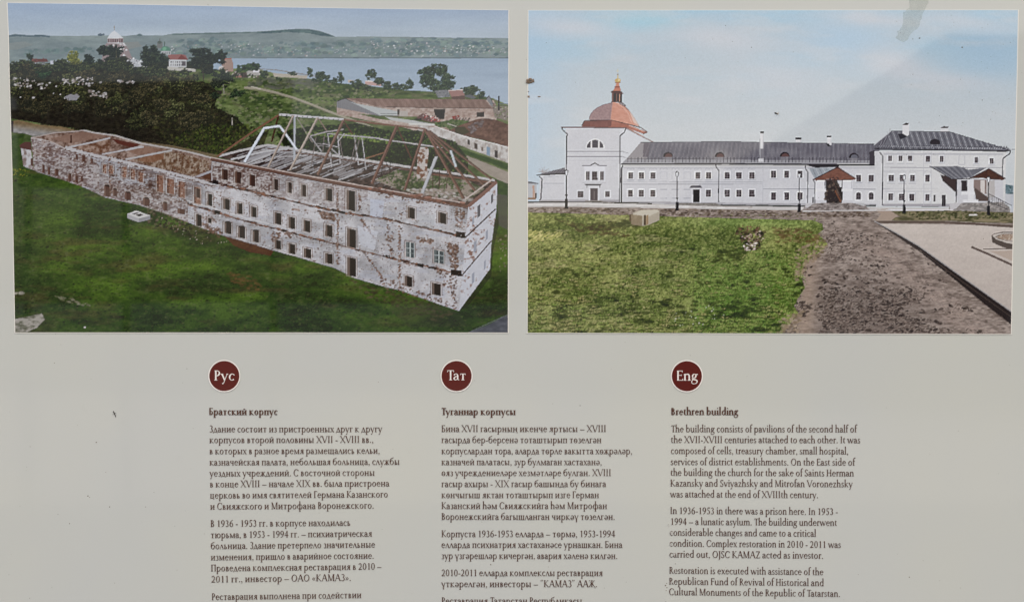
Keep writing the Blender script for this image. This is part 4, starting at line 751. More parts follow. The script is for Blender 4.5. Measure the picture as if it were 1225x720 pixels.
    # lamp posts --------------------------------------------------
    def lamp(x, y0, y1, s_=1.0):
        C.id = R_LAMP
        C.line((x, y0+6*s_), (x, y1-10*s_), 1.1*s_, (40, 38, 44)); C.rect(x-1.8*s_, y1-11*s_, x+1.8*s_, y1, (38, 36, 40)); C.rect(x-2.3*s_, y1-2.2*s_, x+2.3*s_, y1, (38, 36, 40)); C.rect(x-1.4*s_, y1-16*s_, x+1.4*s_, y1-14.6*s_, (38, 36, 40))
        C.poly([(x-1.8*s_, y0+1.2), (x+1.8*s_, y0+1.2), (x+1.1*s_, y0+6*s_), (x-1.1*s_, y0+6*s_)], (196, 198, 204)); C.path([(x-2*s_, y0+1.4), (x, y0-.6), (x+2*s_, y0+1.4)], .9, (40, 38, 44)); C.line((x-1.9*s_, y0+1.4), (x-1.1*s_, y0+6*s_), .5, (50, 48, 54)); C.line((x+1.9*s_, y0+1.4), (x+1.1*s_, y0+6*s_), .5, (50, 48, 54))
    # front: dark soil strip, grass, mud --------------------------
    C.id = R_SOIL
    def soil(x, y):
        d = step(y, 250, 400)
        n = fbm(x, y*1.9, 24, 14, 41); m = fbm(x-y*.3, y*1.5, 4.4, 2.0, 44); k = fbm(x, y*2, 9, 6, 47)
        c = mixc((104, 92, 86), (148, 136, 129), step(.3*n+.35*m+.35*k, .34, .62))
        sm = np.exp(-((x-(1020+(y-270)*1.15))/26)**2)*step(y, 262, 300)
        c = mixc(c, (146, 130, 122), sm*.75*step(1.0*k, .25, .6))
        c = mixc(c, (74, 66, 62), np.exp(-((x-1030)/80)**2-((y-372)/34)**2)*.5*step(m, .38, .6)*(1-sm*.7))
        c = mixc(c, (150, 132, 118), np.exp(-((x-968-(y-280)*-.05)/13)**2)*step(y, 275, 295)*.7)
        return c*(.86+.28*m)[:, None]
    C.poly([(626, 248), (680, 247.6), (820, 249.6), (900, 251), (1060, 252.5), (1222, 256), (1222, 404), (626, 404)], soil)
    L_soil = []
    for q in range(11000):      # clods and rake marks, back to front
        x = r.uniform(930, 1215); y = 262+r.rand()**.75*140
        if y > 262+(x-1046)*.85: L_soil.append((y, x))
    for y, x in sorted(L_soil):
        t = (y-255)/145
        g = .45*vnoise(x/(7+8*t), y/(3+4*t), 91)+.55*vnoise(x/30, y/16, 92)+.16*math.exp(-((x-1040)/62)**2-((y-370)/32)**2)+.10*math.exp(-((x-1010)/45)**2-((y-275)/12)**2)
        smooth = math.exp(-((x-(1045+(y-270)*1.0))/26)**2)+math.exp(-((x-972)/12)**2)*step(y, 285, 300)
        if g-.35*smooth < .47+r.normal(0, .10): continue
        w_ = (.8+1.3*t)*(.4+1.6*r.rand()**3); h_ = w_*r.uniform(.3, .6)
        C.ell(x, y-h_*.5, w_*.95, h_*.7, (150, 138, 130), .5, .15)
        C.ell(x, y, w_, h_, [(54, 46, 43), (74, 64, 60), (40, 34, 33), (96, 84, 78)][r.randint(4)], .7, r.normal(.1, .4))
        if r.rand() > .6: C.ell(x+w_, y-h_, w_*.5, h_*.5, (128, 114, 106), .7)
    for q in range(260):       # rake lines running down beside the kerb
        x = r.uniform(1060, 1200); y = 262+(x-1046)*.85+r.uniform(8, 42); L_ = r.uniform(2, 7)
        if y < 398: C.line((x, y), (x+L_*.75, y+L_*.8), .7, (84, 74, 70) if r.rand() > .45 else (156, 144, 136), .45, .3)
    C.spray([(632, 249), (900, 252), (1040, 254), (1040, 260), (632, 257)], 500, .4, 1.1, [(84, 72, 62), (66, 56, 50), (112, 98, 84)], .6, 2)
    # right: verge, path, paving
    C.id = R_GRASS
    C.poly([(1058, 252.5), (1130, 252), (1212, 254), (1212, 267), (1130, 266), (1046, 263), (1078, 259)], lambda x, y: mixc((80, 78, 58), (128, 118, 94), step(fbm(x, y, 8, 2, 48), .3, .65)))
    C.spray([(1072, 254), (1135, 252), (1212, 255), (1212, 263), (1100, 262)], 260, .4, 1.1, [(70, 74, 48), (108, 106, 78), (56, 58, 40)], .7, 1.8)
    C.id = R_PATH
    C.poly([(1046, 251), (1062, 250), (1074, 258), (1066, 264), (1048, 264), (1054, 256)], (152, 136, 124)); C.path([(960, 252.8), (1060, 251.5), (1140, 251)], 1.0, (196, 194, 196)); C.poly([(1158, 256.6), (1168, 256), (1170, 258), (1160, 258.4)], (196, 192, 188)); C.path([(631, 245.4), (700, 244.6), (800, 247), (900, 249.4)], .9, (204, 202, 202))
    C.id = R_PAVE
    def pave(x, y):
        n = fbm(x, y*2, 26, 12, 49); m = fbm(x, y, 2, 1.4, 50)
        return mixc((160, 150, 144), (188, 179, 173), step(y, 400, 262)*.6+.4*n)*(.96+.08*m)[:, None]
    C.poly([(1052, 268), (1130, 268.5), (1222, 271), (1222, 382), (1100, 296)], pave)
    C.path([(1048, 265.4), (1130, 265.6), (1213, 271)], 3.0, (92, 80, 74)); C.path([(1048, 264.4), (1130, 264.4), (1213, 269)], .8, (138, 128, 120))
    C.poly([(1045, 264.6), (1050, 266), (1100, 295), (1150, 331), (1222, 381), (1222, 399), (1200, 382), (1150, 341), (1100, 301), (1070, 281)], (52, 45, 44)); C.path([(1046, 264.6), (1072, 278.5), (1100, 294.8), (1150, 330.5), (1222, 381)], 1.3, (150, 146, 146)); C.path([(1060, 274), (1100, 298.6), (1150, 336), (1222, 388)], .7, (78, 68, 64)); C.spray([(1050, 270), (1100, 299), (1150, 338), (1215, 392), (1200, 392), (1140, 342), (1080, 296)], 160, .4, 1.2, [(60, 52, 50), (96, 86, 80)], .7, 1.8, .7)
    C.poly([(1160, 350), (1213, 391), (1213, 402), (1190, 402), (1130, 332)], soil)
    C.poly([(1186, 282), (1190, 279), (1200, 277.6), (1222, 277), (1222, 301), (1200, 296), (1187, 290)], (84, 76, 72)); C.poly([(1187, 282), (1190, 280), (1200, 278.4), (1222, 278), (1222, 294), (1204, 290.6), (1192, 286.4)], (178, 170, 164)); C.poly([(1192, 283), (1200, 280.6), (1222, 280), (1222, 288), (1204, 287), (1195, 285.4)], (150, 132, 118)); C.path([(1222, 290), (1204, 288), (1193, 285), (1191, 283), (1200, 280.2), (1222, 279.4)], .7, (92, 82, 78)); C.spray([(1196, 281), (1213, 280), (1213, 287), (1198, 286)], 40, .3, .8, [(130, 104, 88), (188, 180, 170)], .7)
    C.path([(1162, 295.4), (1180, 303), (1213, 318)], 2.6, (92, 80, 76)); C.path([(1163, 294), (1182, 301), (1213, 314)], .8, (178, 168, 162)); C.path([(1176, 298), (1213, 297.6)], 1.4, (92, 82, 76)); C.poly([(1183, 300), (1213, 299.6), (1213, 313)], (166, 152, 142))
    # grass
    C.id = R_GRASS
    edge = [(626, 254), (700, 256), (770, 258), (800, 259), (900, 262), (972, 263.5), (984, 268), (985, 275), (978, 280), (985, 286), (990, 292), (984, 299), (974, 306), (962, 318), (958, 330), (963, 344), (955, 356), (950, 366), (956, 376), (946, 386), (936, 398), (934, 404), (626, 404)]
    def turf(x, y):
        d = 1+step(y, 255, 400)*2.2
        n = fbm(x, y*2.1, 46, 34, 61); m = fbm((x-820)/d, 46*np.log(y-225), 4.2, 3.2, 64); k = fbm(x, y, 2.2, 1.9, 67)
        c = mixc((72, 84, 44), (128, 132, 80), step(.5*n+.25*m+.25*k, .36, .62))
        c = mixc(c, (136, 130, 96), step(fbm(x, y*2, 30, 12, 70), .55, .72)*.55*step(900-x, 0, 130))
        c = mixc(c, (78, 104, 46), np.exp(-((x-880)/70)**2-((y-350)/40)**2)*.6)
        c = mixc(c, (116, 136, 76), np.exp(-((x-900)/90)**2-((y-266)/7)**2)*.7)
        c = mixc(c, (50, 56, 32), step(.5*m+.5*k, .40, .30)*.6*step(y, 268, 330))
        return c*(.70+.66*k)[:, None]
    C.poly(edge, turf)
    pts = 21000
    for q in range(pts):
        x = r.uniform(628, 990); y = 256+(r.rand()**.75)*146; t = (y-255)/145
        if x > np.interp(y, [254, 264, 276, 290, 300, 318, 345, 366, 398], [980, 984, 982, 990, 984, 962, 963, 950, 936])+r.uniform(-3, 3): continue
        g = .55*vnoise((x-820)/(1+2.2*t)/5, 46*math.log(y-225)/4, 77)+.45*vnoise(x/3.5, y/3.0, 78); L_ = r.uniform(.8, 1.8)+2.4*t*r.rand(); a = r.uniform(-1.2, 1.2)
        c = [(46, 54, 28), (88, 100, 52), (128, 134, 80), (164, 158, 112)][min(3, int(max(0, g*3.4+r.normal(0, .8))))]
        if x > 830 and y > 300: c = (c[0]*.78, c[1]*1.02, c[2]*.76)
        C.line((x, y), (x+math.sin(a)*L_, y-math.cos(a)*L_*.7), .45+.35*t, c, .75, .2)
    T = sorted((256+(r.rand()**.7)*146, r.uniform(628, 985)) for _ in range(1500))
    for y, x in T:
        if x > np.interp(y, [254, 276, 290, 300, 318, 345, 366, 398], [978, 980, 986, 980, 958, 958, 946, 932]): continue
        t = (y-255)/145; sz = (1.6+5.0*t)*r.uniform(.6, 1.2); g = vnoise(x/24, y/13, 95)
        if g < .36 and r.rand() > .3: C.ell(x, y, sz, sz*.38, (46, 52, 28), .45, r.uniform(-.2, .2)); continue
        gold = r.rand() < .25+.5*(x < 820)*g
        cl = [(164, 156, 110), (146, 140, 92), (128, 126, 78)] if gold else [(122, 140, 72), (104, 124, 58), (144, 156, 92)]
        C.ell(x, y+sz*.1, sz*.8, sz*.26, (52, 58, 32), .45)
        for k in range(7):
            a = r.uniform(-1.25, 1.25); q = sz*r.uniform(.4, .85); C.line((x+a*sz*.35, y), (x+a*sz*.35+math.sin(a)*q, y-math.cos(a)*q*.75), .55+.3*t, cl[r.randint(3)], .7, .2)
    C.spray([(700, 268), (760, 262), (765, 272), (690, 278)], 120, .5, 1.6, [(58, 60, 36), (72, 72, 44)], .5, 2.2); C.spray([(664, 262), (720, 270), (760, 284), (700, 280)], 110, .5, 1.6, [(60, 56, 36), (80, 70, 48)], .5, 2.4, .15)
    C.spray([(860, 300), (895, 294), (890, 312), (850, 314)], 110, .5, 1.8, [(52, 58, 30), (62, 70, 36)], .5, 2.2); C.poly([(728, 270), (750, 263), (760, 268), (752, 272)], (52, 60, 34), .5)
    C.spray([(632, 276), (672, 278), (668, 285), (632, 290)], 90, .4, 1.3, [(164, 160, 96), (138, 140, 82), (186, 178, 120)], .8, 2.4, -.5)
    C.spray([(800, 372), (860, 360), (870, 385), (800, 392)], 30, .35, .9, [(196, 196, 180), (170, 176, 150)], .8)
    C.spray([(924, 272), (980, 275), (978, 292), (930, 290)], 140, .5, 1.6, [(96, 78, 54), (120, 100, 74), (78, 66, 44)], .5, 2); C.spray([(950, 300), (985, 285), (990, 296), (962, 325), (952, 340)], 120, .6, 1.8, [(150, 132, 114), (138, 120, 102), (112, 98, 78)], .6, 1.6); C.spray([(934, 380), (962, 372), (955, 398), (930, 398)], 90, .6, 1.8, [(152, 136, 118), (128, 112, 94)], .6, 1.6)
    # stone block
    C.id = R_BLOCK
    C.poly([(757, 254.5), (768, 251), (786, 251), (789, 252.5), (789, 263.6), (776, 269), (770, 270.5), (757, 268)], (160, 152, 138)); C.poly([(757, 256.6), (766, 251.6), (787, 251), (789, 253), (776, 259), (769, 258)], (178, 172, 160)); C.poly([(753, 256.5), (757, 256), (757, 267), (752.5, 264)], (84, 72, 58))
    C.poly([(755, 257), (768.5, 258), (768, 270.5), (755, 268.6)], lambda x, y: mixc((112, 98, 80), (148, 136, 116), fbm(x, y, 4, 4, 81))); C.rect(770.5, 257.4, 772.6, 269.6, (76, 66, 52)); C.poly([(773, 258), (775.6, 257), (775.6, 268), (773, 269.4)], (140, 118, 92))
    # flowering shrub
    C.id = R_SHRUB
    C.spray([(880, 279), (886, 273), (897, 277), (908, 272), (917, 279), (915, 290), (904, 300), (892, 299), (888, 290)], 170, .4, 1.5, [(60, 54, 40), (80, 68, 52), (46, 46, 30), (92, 88, 58)], .85, 1.6)
    C.spray([(883, 278), (896, 280), (910, 276), (914, 288), (904, 293), (892, 290)], 46, .3, .9, [(150, 128, 118), (120, 96, 86), (176, 160, 152)], .85, 1.8)
    C.spray([(889, 291), (906, 290), (903, 299), (891, 300)], 34, .35, .95, [(188, 176, 168), (206, 198, 192), (150, 134, 124)], .9, 1.7)
    for k in range(12): x = r.uniform(884, 914); C.line((x, 278), (x+r.uniform(-4, 4), 269+r.uniform(0, 4)), .5, (96, 76, 60)); C.ell(x, 272+r.uniform(-2, 3), .9, .6, (128, 88, 76))
    lamp(677.6, 203.5, 249.6, 1.05); lamp(810, 205.6, 252, .95); lamp(956.2, 207, 254, .95); lamp(1081.6, 209.4, 255, .95); lamp(1182.6, 211.6, 257.4, 1.0)
    return C

# ------------------------------------------------------------------
#  lettering: a humanist book face drawn from strokes
#  (units: x height = 100, capitals = 150, ascenders = 172)
# ------------------------------------------------------------------
class Glyphs:
    def __init__(s, S=21.0, H=10.0):
        s.S, s.H, s.sf, s.st = S, H, 11.0, 7.0
        s.cache = {}
    # strokes ------------------------------------------------------
    def ln(s, x0, y0, x1, y1, w):
        d = math.hypot(x1-x0, y1-y0) or 1; nx, ny = -(y1-y0)/d*w/2, (x1-x0)/d*w/2
        s.o.append([(x0+nx, y0+ny), (x0-nx, y0-ny), (x1-nx, y1-ny), (x1+nx, y1+ny)])
    def dg(s, x0, y0, x1, y1, w):      # a diagonal cut off level at both ends
        s.o.append([(x0-w/2, y0), (x0+w/2, y0), (x1+w/2, y1), (x1-w/2, y1)])
    def bx(s, x0, y0, x1, y1): s.o.append([(x0, y0), (x1, y0), (x1, y1), (x0, y1)])
    def foot(s, x, y, l=1, r=1, w=None, up=1):
        w = (w or s.S)/2; a = s.sf; t = s.st
        xl = x-w-a*l; xr = x+w+a*r
        if up: s.o.append([(xl, y), (xr, y), (xr, y+t*.7), (x+w, y+t*1.7), (x-w, y+t*1.7), (xl, y+t*.7)])
        else: s.o.append([(xl, y), (xl, y-t*.7), (x-w, y-t*1.7), (x+w, y-t*1.7), (xr, y-t*.7), (xr, y)])
    def stem(s, x, y0, y1, b=1, t=1, w=None):
        w = w or s.S; s.bx(x-w/2, y0, x+w/2, y1)
        if b: s.foot(x, y0, 1, 1, w)
        if t == 1: s.foot(x, y1, 1, 1, w, 0)
        if t == 2: s.o.append([(x-w/2-s.sf, y1-9), (x-w/2, y1-14), (x+w/2, y1), (x+w/2, y1+3), (x-w/2, y1-3)])
    def arc(s, cx, cy, rx, ry, a0, a1, S=None, H=None, n=14, tilt=-18):
        S = S or s.S; H = H or s.H; P = []
        n = max(4, int(n*abs(a1-a0)/360)+3)
        for k in range(n+1):
            a = math.radians(a0+(a1-a0)*k/n); th = H+(S-H)*abs(math.cos(a-math.radians(tilt)))**1.6
            c, q = math.cos(a), math.sin(a)
            P.append(((cx+c*(rx), cy+q*(ry)), (cx+c*(rx-th), cy+q*(ry-th))))
        for (o0, i0), (o1, i1) in zip(P, P[1:]): s.o.append([o0, o1, i1, i0])
    def dot(s, x, y, r): s.o.append([(x+r*math.cos(k*math.pi/4+.4), y+r*math.sin(k*math.pi/4+.4)) for k in range(8)])
    def crv(s, pts, w0, w1, n=7):      # quadratic curve
        (x0, y0), (x1, y1), (x2, y2) = pts; p = None
        for k in range(n+1):
            t = k/n; x = (1-t)**2*x0+2*t*(1-t)*x1+t*t*x2; y = (1-t)**2*y0+2*t*(1-t)*y1+t*t*y2
            if p: s.ln(p[0], p[1], x, y, w0+(w1-w0)*t)
            p = (x, y)
    # pieces -------------------------------------------------------
    def bowlR(s, x, y0, y1, w):        # D shaped bowl standing on the stem at x
        h = (y1-y0)/2; s.arc(x+w-h if w > h else x, (y0+y1)/2, min(h, w) if w > h else w, h, -90, 90)
        if w > h: s.bx(x, y0, x+w-h, y0+s.H); s.bx(x, y1-s.H, x+w-h, y1)
    def ring(s, cx, h, rx): s.arc(cx, h/2, rx, h/2+2, 0, 360, n=26)
    def arch(s, x0, x1, h, b=1):
        s.crv([(x0, h-26), (x0+(x1-x0)*.30, h+1), (x0+(x1-x0)*.62, h-4)], s.H, s.S*.8); s.crv([(x0+(x1-x0)*.62, h-4), (x1, h-6), (x1, h-40)], s.S*.8, s.S)
        s.bx(x1-s.S/2, 0, x1+s.S/2, h-38)
        if b: s.foot(x1, 0)
    def get(s, ch):
        if ch not in s.cache:
            s.o = []; adv = s.draw(ch)+2.5; s.cache[ch] = (s.o, adv)
        return s.cache[ch]
    def draw(s, ch):
        S, H = s.S, s.H; o = s.o
        low = {'в': 'В', 'г': 'Г', 'з': 'З', 'и': 'И', 'й': 'Й', 'к': 'К', 'м': 'М', 'н': 'Н', 'п': 'П', 'т': 'Т', 'ц': 'Ц', 'ч': 'Ч', 'ш': 'Ш', 'щ': 'Щ', 'ы': 'Ы',
               'ь': 'Ь', 'я': 'Я', 'ю': 'Ю', 'ж': 'Ж', 'д': 'Д', 'л': 'Л', 'ң': 'Ң', 'җ': 'Җ'}
        same = {'а': 'a', 'е': 'e', 'о': 'o', 'с': 'c', 'р': 'p', 'х': 'x', 'у': 'y', 'һ': 'h', 'А': 'A', 'В': 'B', 'Е': 'E', 'К': 'K', 'М': 'M', 'О': 'O', 'С': 'C', 'Р': 'P', 'Т': 'T', 'Х': 'X', 'Н': 'H'}
        h = 150
        if ch in low: ch = low[ch]; h = 100
        ch = same.get(ch, ch); f = h/150; k = .62+.38*f if h == 100 else 1
        k = .80 if h == 100 else 1
        # -------- capitals and small-capital shaped letters
        if ch == 'I': s.stem(32, 0, h); return 64
        if ch == 'H':
            s.stem(26, 0, h); s.stem(26+78*k, 0, h); s.bx(26, h*.48, 26+78*k, h*.48+H); return 52+78*k
        if ch == 'Ң':
            s.stem(26, 0, h); s.stem(26+78*k, 0, h); s.bx(26, h*.48, 26+78*k, h*.48+H); x = 26+78*k+S/2+s.sf; s.dg(x, 0, x-4, -30, 9); return 54+78*k
        if ch == 'П':
            s.stem(26, 0, h); s.stem(26+76*k, 0, h); s.bx(14, h-H, 38+76*k, h); return 52+76*k
        if ch in 'ИЙ':
            s.stem(26, 0, h); s.stem(26+78*k, 0, h); s.ln(26+4, 14, 26+78*k-4, h-14, H+1)
            if ch == 'Й': s.crv([(42*k+6, h+30), (26+39*k, h+6), (62*k+26, h+30)], S*.6, S*.6, 5)
            return 52+78*k
        if ch == 'Г':
            s.stem(26, 0, h); s.bx(26, h-H, 24+60*k, h); s.o.append([(24+60*k, h), (24+60*k-6, h), (24+60*k-3, h-28*f-5), (24+60*k+3, h-28*f-5)]); return 30+62*k
        if ch == 'T':
            x = 14+44*k; s.stem(x, 0, h, 1, 0); s.bx(x-46*k, h-H, x+46*k, h)
            for q in (-1, 1): s.o.append([(x+q*46*k, h), (x+q*40*k, h), (x+q*42*k, h-24*f-6), (x+q*(46*k+3), h-24*f-6)])
            return 28+88*k
        if ch in 'ЦЩ':
            n = 2 if ch == 'Щ' else 1; d = 66*k
            for q in range(n+1): s.stem(26+d*q, 0, h)
            s.bx(14, 0, 30+d*n+S/2+4, H); s.dg(32+d*n+S/2, H, 32+d*n+S/2, -26, 9); return 58+d*n
        if ch == 'Ш':
            d = 62*k
            for q in range(3): s.stem(26+d*q, 0, h)
            s.bx(14, 0, 38+d*2, H); return 52+d*2
        if ch == 'Ч':
            x = 24+66*k; s.stem(x, 0, h); s.bx(24-S/2, h*.62, 24+S/2, h); s.foot(24, h, 1, 1, None, 0); s.crv([(24, h*.66), (26, h*.40), (x, h*.48)], S*.8, H, 6); return x+26
        if ch in 'BЬЫЯ':
            if ch == 'B':
                s.stem(26, 0, h, 0, 0); s.bx(10, 0, 40, H*.9); s.bx(10, h-H*.9, 40, h); s.bowlR(30, h*.5-H*.4, h, 44*k+4); s.bowlR(30, 0, h*.5+H*.5, 52*k+6); return 44+56*k
            if ch == 'Ь': s.stem(26, 0, h, 0, 1); s.bx(10, 0, 40, H*.9); s.bowlR(30, 0, h*.56, 52*k+4); return 44+54*k
            if ch == 'Ы': s.stem(26, 0, h, 0, 1); s.bx(10, 0, 40, H*.9); s.bowlR(30, 0, h*.56, 48*k+4); s.stem(26+82*k+12, 0, h); return 52+82*k+14
            x = 24+62*k; s.stem(x, 0, h); hh = h*.5
            s.arc(x-(62*k-hh*.5)*.55, h-hh/2-1, 62*k-(62*k-hh*.5)*.55+2, hh/2+1, 90, 270); s.bx(x-34*k, h-H, x, h); s.bx(x-34*k, h-hh-2, x, h-hh+H-2); s.dg(x-22*k, h-hh, 12, 4, S*.9); s.bx(3, 0, 22, s.st); return x+26
        if ch == 'P': s.stem(26, 0, h, 1, 0); s.bx(10, h-H*.9, 40, h); s.bowlR(30, h*.42, h, 54); return 92
        if ch == 'R': s.stem(26, 0, h, 1, 0); s.bx(10, h-H*.9, 40, h); s.bowlR(30, h*.46, h, 52); s.dg(50, h*.48, 96, 2, S); s.bx(90, 0, 112, s.st); return 110
        if ch == 'D': s.stem(26, 0, h, 0, 0); s.bx(10, 0, 40, H*.9); s.bx(10, h-H*.9, 40, h); s.bowlR(30, 0, h, 94); return 134
        if ch == 'E' or ch == 'F':
            s.stem(26, 0, h, ch == 'F', 0); s.bx(12, h-H*.9, 88, h); s.bx(26, h*.5, 74, h*.5+H*.9); s.dg(87, h, 85, h-26, 8); s.dg(73, h*.5+18, 73, h*.5-8, 6)
            if ch == 'E': s.bx(12, 0, 92, H*.9); s.dg(94, 28, 90, 0, 8)
            return 98 if ch == 'E' else 90
        if ch == 'L': s.stem(26, 0, h, 0, 1); s.bx(12, 0, 88, H*.9); s.dg(90, 28, 86, 0, 8); return 92
        if ch == 'Б':
            s.stem(26, 0, h, 0, 0); s.bx(10, 0, 40, H*.9); s.bx(12, h-H*.9, 84, h); s.dg(83, h, 81, h-28, 8); s.bowlR(30, 0, h*.58, 62); return 100
        if ch in 'AΛЛ':
            if ch == 'A':
                s.dg(10, 0, 62, h, H); s.dg(116, 0, 66, h+3, S*1.05); s.bx(30, h*.34, 96, h*.34+H); s.foot(12, 0, .8, .9, H); s.foot(117, 0, .9, .8, S); return 130
            w = 96*k; s.dg(9, 2, 9+w*.48, h, H); s.dg(9+w, 0, 9+w*.5, h+2, S*1.05); s.foot(11, 0, .7, .8, H); s.foot(10+w, 0, .8, .7, S); return 20+w
        if ch == 'Д':
            w = 92*k; s.dg(18, H, 14+w*.5, h, H); s.dg(10+w, H, 16+w*.5, h+2, S); s.bx(2, 0, w+26, H); s.dg(5, H, 2, -24, 8); s.dg(w+23, H, w+26, -24, 8); return w+30
        if ch == 'V': s.dg(16, h, 70, 0, S); s.dg(124, h, 74, 0, H); s.foot(16, h, 1, 1, S, 0); s.foot(124, h, 1, 1, H, 0); return 140
        if ch == 'W': s.dg(14, h, 52, 0, S); s.dg(84, h, 56, 0, H); s.dg(84, h, 124, 0, S); s.dg(162, h, 128, 0, H); s.foot(14, h, 1, 1, S, 0); s.foot(162, h, 1, 1, H, 0); return 176
        if ch == 'X': s.dg(18, h, 116, 0, S); s.dg(116, h, 18, 0, H); s.foot(20, h, 1, 1, S, 0); s.foot(114, h, 1, 1, H, 0); s.foot(19, 0, 1, 1, H); s.foot(116, 0, 1, 1, S); return 134
        if ch == 'K':
            s.stem(26, 0, h); s.dg(28, h*.44, 22+72*k, h, H); s.dg(26+16*k, h*.5, 32+80*k, 0, S); s.foot(24+70*k, h, .8, .8, H, 0); s.bx(24+74*k, 0, 30+94*k, s.st); return 32+94*k
        if ch in 'ЖҖ':
            w = 132*k; c = w/2+8; s.stem(c, 0, h, 1, 1)
            for q in (-1, 1):
                s.dg(c+q*4, h*.44, c+q*w*.42, h, H); s.dg(c+q*12, h*.54, c+q*w*.47, 0, S*.9); s.foot(c+q*w*.42, h, .5, .5, H, 0); s.foot(c+q*w*.49, 0, .5, .3, S*.8)
            if ch == 'Җ': s.dg(c+w*.49+14, 2, c+w*.49+12, -28, 9)
            return w+20
        if ch == 'M':
            w = 110*k if h == 150 else 92; s.bx(24-H/2, 0, 24+H/2, h); s.foot(24, 0, 1, 1, H); s.foot(22, h, 1, .4, H, 0); s.dg(26, h, 24+w*.48, 4, S*.95); s.dg(24+w-4, h, 24+w*.5, 4, H); s.stem(24+w, 0, h, 1, 1); return w+50
        if ch == 'N': s.bx(26-H/2, 0, 26+H/2, h); s.foot(26, 0, 1, 1, H); s.dg(26, h, 112, 0, S); s.bx(112-H/2, 0, 112+H/2, h); s.foot(112, h, 1, 1, H, 0); return 138
        if ch == 'O': s.arc(70, 75, 62, 78, 0, 360, n=28); return 140
        if ch == 'C': s.arc(70, 75, 62, 78, 42, 318, n=24); s.dg(113, 140, 117, 106, 8); return 122
        if ch == 'G': s.arc(70, 75, 62, 78, 42, 330, n=24); s.stem(118, 8, 64, 0, 1); return 134
        if ch == 'З':
            y = h*.53; s.arc(34*k+10, (h+y)/2, 34*k+3, (h-y)/2+3, 140, -90, n=16, tilt=0); s.arc(34*k+10, y/2, 38*k+3, y/2+4, 90, -145, n=16, tilt=0); return 84*k+8
        if ch == 'S': s.arc(46, 112, 34, 40, 30, 262, n=16, tilt=30); s.arc(44, 38, 38, 41, 84, -150, n=16, tilt=30); s.dg(78, 146, 80, 116, 7); s.dg(8, 36, 10, 4, 7); return 90
        if ch == 'J': s.bx(30-S/2, -12, 30+S/2, h); s.foot(30, h, 1, 1, None, 0); s.crv([(30, -10), (28, -38), (4, -44)], S*.9, H, 5); return 54
        if ch == 'U': s.bx(26-S/2, 44, 26+S/2, h); s.foot(26, h, 1, 1, None, 0); s.arc(72, 52, 56, 55, 180, 350, n=20); s.bx(119, 44, 128, h); s.foot(123, h, 1, 1, 9, 0); return 146
        if ch == 'Z': s.bx(14, h-H, 100, h); s.bx(8, 0, 102, H); s.dg(22, 6, 90, h-6, S); s.dg(17, h, 14, h-26, 8); s.dg(104, 28, 100, 0, 8); return 110
        if ch == 'Ю':
            s.stem(26, 0, h); s.bx(26, h*.48, 60, h*.48+H); rx = 56*k+1; s.arc(50+rx, h/2, rx, h/2+2, 0, 360, n=24); return 58+2*rx
        if ch == 'Ф' : s.stem(70, 0, h); s.arc(70, 75, 60, 44, 0, 360, n=24); return 140
        # -------- lower case
        if ch == 'a':
            s.bx(64-S/2, 8, 64+S/2, 66); s.crv([(64, 64), (62, 98), (38, 96)], S, H*1.2, 6); s.crv([(40, 97), (22, 96), (12, 80)], H*1.2, H*1.4, 5); s.dot(16, 78, 9)
            s.crv([(62, 60), (10, 52), (12, 26)], H, S, 8); s.crv([(12, 28), (12, 2), (36, 4)], S, H*1.3, 6); s.crv([(34, 5), (50, 6), (62, 22)], H*1.3, H, 5); s.crv([(64, 12), (68, -1), (88, 8)], S*.8, H*.8, 5); return 88
        if ch == 'ф': s.bx(70-S/2, -56, 70+S/2, 172); s.foot(70, -56); s.o.append([(70-S/2-13, 163), (70-S/2, 158), (70+S/2, 176), (70-S/2, 170)]); s.arc(46, 50, 38, 52, 60, 300, n=18); s.arc(94, 50, 38, 52, -120, 120, n=18); return 140
        if ch == 'б': s.arc(54, 50, 46, 52, 0, 360, n=24); s.crv([(13, 52), (8, 130), (52, 140)], S*.9, H*1.3, 8); s.crv([(50, 139), (82, 143), (90, 164)], H*1.5, H, 5); return 108
        if ch == 'b': s.stem(24, 6, 172, 0, 2); s.arc(56, 50, 44, 52, -138, 138, n=20); s.dg(24, 8, 34, 0, H); return 108
        if ch == 'd': s.stem(84, 4, 172, 0, 2); s.arc(52, 50, 44, 52, 42, 318, n=20); s.bx(84, 2, 104, 10); return 108
        if ch == 'c': s.arc(50, 50, 43, 52, 48, 312, n=20); s.dot(76, 82, 8); return 86
        if ch == 'e': s.arc(50, 50, 43, 52, 0, 318, n=22); s.bx(18, 54, 92, 54+H*.9); return 96
        if ch == 'ə' or ch == 'ә': s.arc(48, 50, 43, 52, 180, 498, n=22, tilt=18); s.bx(6, 38, 80, 38+H*.9); return 96
        if ch == 'f': s.bx(28-S/2, 0, 28+S/2, 138); s.foot(28, 0); s.crv([(28, 134), (30, 172), (64, 170)], S, H*1.3, 7); s.dot(66, 165, 8); s.bx(8, 92, 58, 92+H*.8); return 58
        if ch == 'g':
            s.arc(44, 68, 34, 34, 0, 360, n=20); s.crv([(24, 42), (4, 28), (26, 18)], H, H*1.3, 5); s.crv([(24, 18), (92, 12), (86, -18)], S*.95, S*.8, 7); s.crv([(86, -18), (76, -52), (34, -50)], S*.6, H, 6); s.crv([(36, -50), (4, -46), (8, -20)], H, H*1.3, 6); s.crv([(8, -22), (10, -2), (28, 14)], H*1.3, H, 5); s.ln(68, 90, 96, 94, H*1.4); return 96
        if ch == 'h': s.stem(24, 0, 172, 1, 2); s.arch(24, 84, 100); return 108
        if ch == 'i': s.stem(26, 0, 100, 1, 2); s.dot(25, 140, 12.5); return 50
